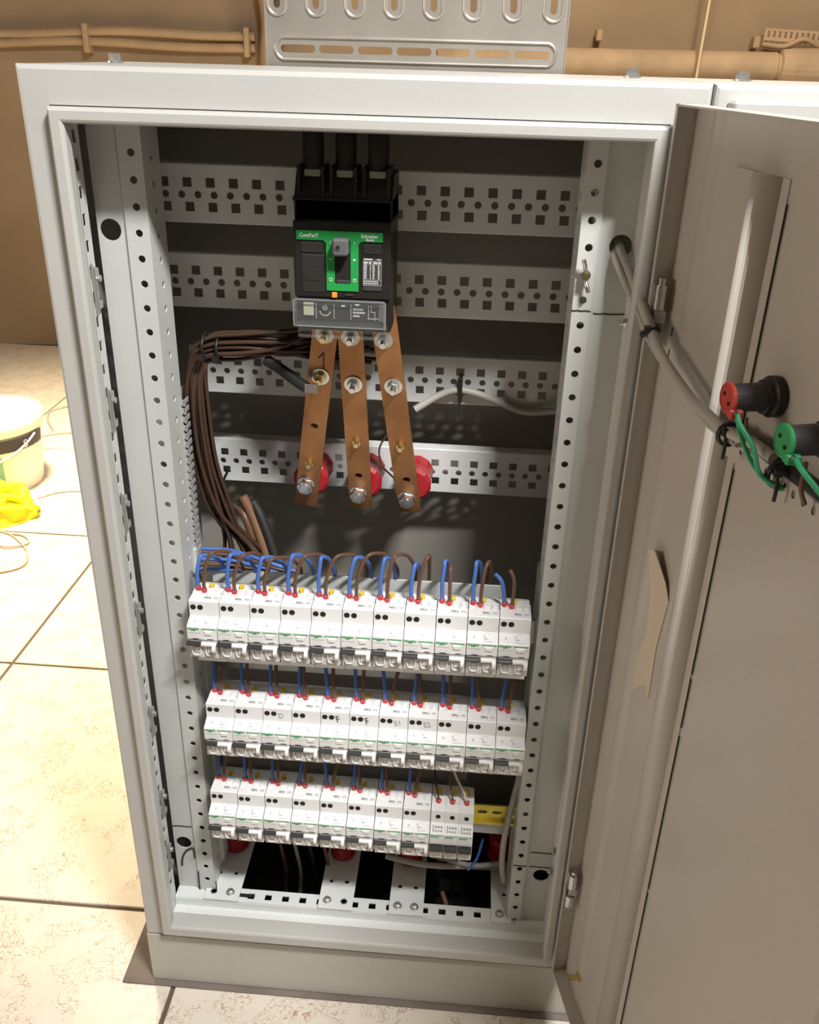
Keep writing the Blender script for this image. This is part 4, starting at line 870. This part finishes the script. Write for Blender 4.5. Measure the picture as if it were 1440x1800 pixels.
wire('grey_cable', [(.5145, .075, .946), (.5145, .050, .937), (.5235, .028, .919), (.5350, -.004, .898), (.540, -.022, .886), door_pt(.058, .0, .869), door_pt(.110, -.004, .853), door_pt(.145, -.002, .850), door_pt(.185, .0, .853), door_pt(.21, -.003, .854)], .0038, 'grey_cable', 'lower grey cable from the post hole across to the door', 'cable', n=12)
def tie(p, ax, r, label, tail=None):
    p = Vector(p); ax = Vector(ax).normalized(); a = ax.orthogonal().normalized(); c = ax.cross(a); b = MB()
    for k in (-1, 1): b.tube([p + ax * k * .0012 + (a * cos(t_) + c * sin(t_)) * r for t_ in [2 * pi * i / 14 for i in range(15)]], .0015, 6, 1)
    hp = p + Vector((-.004, -.006, .004)); b.box(hp.x - .003, hp.x + .003, hp.y - .003, hp.y + .003, hp.z - .003, hp.z + .003, .0006)
    if tail: b.tube([hp, hp + Vector(tail) * .5 + Vector((0, -.002, 0)), hp + Vector(tail)], .0014, 6)
    o = b.make('cable_tie', 'black'); tag(o, label, 'cable tie'); return o
tie((.5415, -.024, .889), (.3, -.4, -.8), .0085, 'black tie joining both grey cables at the hinge', (.012, -.004, -.010))
tie(door_pt(.187, .003, .857), Dd, .0085, 'black tie at the left end of the perforated door rail', (0, -.004, -.020))
tie(door_pt(.252, -.004, .853), Dd, .0095, 'black tie further right on the perforated door rail', (0, -.004, -.020))

# ================================================================== FLOOR THINGS AT LEFT
BK = thing('paint_bucket', 'splattered white plastic bucket with a dark band at the left', 'bucket', (-1.055, 1.635, FZ))
BR, BR2, BH = .127, .150, .225
b = MB(); b.smooth = True; b.lathe((0, 0, 0), (0, 0, 1), [(.004, .02), (0, BR), (.1, BR + .010), (BH - .03, BR2 - .006), (BH, BR2 - .004), (BH, BR2 - .008), (.02, BR - .006), (.015, .02)], 40, False); recalc(b.make('bucket_body', 'bucket', BK))
b = MB(); b.smooth = True; b.lathe((0, 0, 0), (0, 0, 1), [(BH - .035, BR2 - .004), (BH - .035, BR2 + .004), (BH - .006, BR2 + .006), (BH + .002, BR2 + .002), (BH + .002, BR2 - .005)], 40, False); recalc(b.make('bucket_rim', 'bucket', BK))
def arc_band(z0, z1, a0, a1, m_, name, lab=None, off=.0012, n=18):
    b = MB(); vs = []
    for k in range(n + 1):
        a = a0 + (a1 - a0) * k / n
        for z in (z0, z1): r = BR + (BR2 - BR) * z / BH + off; vs.append((r * cos(a), r * sin(a), z))
    b.add(vs, [(2 * k, 2 * k + 2, 2 * k + 3, 2 * k + 1) for k in range(n)]); return b.make(name, m_, BK, label=lab)
arc_band(.142, .182, -2.6, .1, 'band', 'dark_band', 'dark printed band', .0035)
arc_band(.03, .128, -1.62, -.95, 'teal', 'label_frame', 'teal label', .0022)
arc_band(.034, .120, -1.58, -1.08, 'label_grey', 'label_field', 'grey label field', .0034)
for a, z in ((-.42, .158),):
    r = BR + (BR2 - BR) * z / BH + .0042
    text_mesh('label_letter', 'S', .034, 'bucket', BK, (r * cos(a - .06), r * sin(a - .06), z - .012), rot=(pi / 2, 0, a + pi / 2 - .05), ext=.0006)
b = MB(); b.tube([(BR2 * cos(a) * 1.03, BR2 * sin(a) * 1.03, BH - .045 - .07 * sin(-(a + .2) / 2.6 * pi)) for a in [-.2 - 2.6 * i / 12 for i in range(13)]], .0035, 6); b.make('handle', 'bucket', BK)
# yellow bag: crumpled cloth
b = MB(); b.smooth = True; n1, n2 = 44, 28; vs = []
for j in range(n2 + 1):
    v = j / n2
    for i in range(n1):
        a = 2 * pi * i / n1; r = .150 * math.sqrt(max(0, 1 - (1 - v) ** 2.4)) if v < 1 else .15
        r = .155 * (1 - v) ** .55 if v > 0 else .155
        d = Vector((cos(a), sin(a), v * 2)); nn = noise.noise(d * 2.1) * .045 + noise.noise(d * 5.5) * .022
        hz = .125 * (v ** .8) + (noise.noise(d * 3 + Vector((4, 1, 2))) * .03 if 0 < j else 0)
        vs.append(((r + nn * (1 - v * .4)) * cos(a) * 1.1, (r + nn * (1 - v * .4)) * sin(a) * .8, max(0, hz)))
b.add(vs, [(j * n1 + i, j * n1 + (i + 1) % n1, (j + 1) * n1 + (i + 1) % n1, (j + 1) * n1 + i) for j in range(n2) for i in range(n1)] + [tuple(n2 * n1 + i for i in range(n1))])
YBAG = b.make('crumpled_vest', 'yellow_bag', None, (-1.02, 1.40, FZ)); tag(YBAG, 'crumpled neon yellow cloth on the floor in front of the bucket', 'cloth')
def fold(pts, name='fold'):
    b = MB(); b.tube(pts, .012, 8); b.make(name, 'yellow_bag', YBAG)
fold([(.02, -.10, .02), (.06, -.06, .06), (.10, -.01, .07), (.14, .02, .05)]); fold([(-.08, -.12, .03), (-.02, -.12, .05), (.05, -.10, .045), (.10, -.07, .02)]); fold([(-.10, -.06, .09), (-.05, -.02, .13), (.01, -.03, .12), (.03, -.06, .08)])
b = MB(); b.tube([(-.07, -.085, .075), (-.03, -.095, .07), (.01, -.085, .055)], .010, 8); b.make('reflective_strip', 'band', YBAG, label='dark strip')
fz = FZ + .003
wire('floor_cord', [(-1.0, 1.32, fz), (-.90, 1.309, fz), (-.844, 1.282, fz), (-.775, 1.21, fz), (-.748, 1.14, fz), (-.78, 1.10, fz), (-.86, 1.07, fz), (-.98, 1.06, fz)], .0028, 'floorcord', 'thin cord looped on the tiles in front of the yellow cloth', 'cord', n=6)
wire('floor_cord', [(-1.0, 1.24, fz), (-.90, 1.235, fz), (-.83, 1.22, fz + .003), (-.79, 1.25, fz), (-.82, 1.29, fz), (-.88, 1.30, fz)], .0026, 'floorcord', 'smaller inner loop of cord before the yellow cloth', 'cord', n=6)
wire('floor_cord', [(-.90, 2.42, fz), (-1.02, 2.36, fz), (-1.149, 2.25, fz), (-1.1327, 2.15, fz), (-1.068, 2.05, fz)], .0035, 'floorcord', 'curved cord on the floor behind the bucket', 'cord', n=6)
wire('floor_cord', [(-1.10, 1.985, fz), (-1.05, 2.015, fz), (-1.0, 2.035, fz), (-.93, 2.0, fz), (-.85, 1.99, fz)], .0035, 'floorcord', 'straight cord right of the bucket', 'cord', n=6)
wire('floor_cord', [(-.885, 1.52, fz), (-.847, 1.565, fz), (-.79, 1.585, fz), (-.70, 1.58, fz)], .0022, 'floorcord', 'fine cord between the yellow cloth and the cabinet', 'cord', n=6)

# ------------------------------------------------------------------ lift the whole layout so the floor is z = 0
for o in list(bpy.data.objects):
    if o.parent is None and o is not cam and 'nolift' not in o: o.location.z += Z0
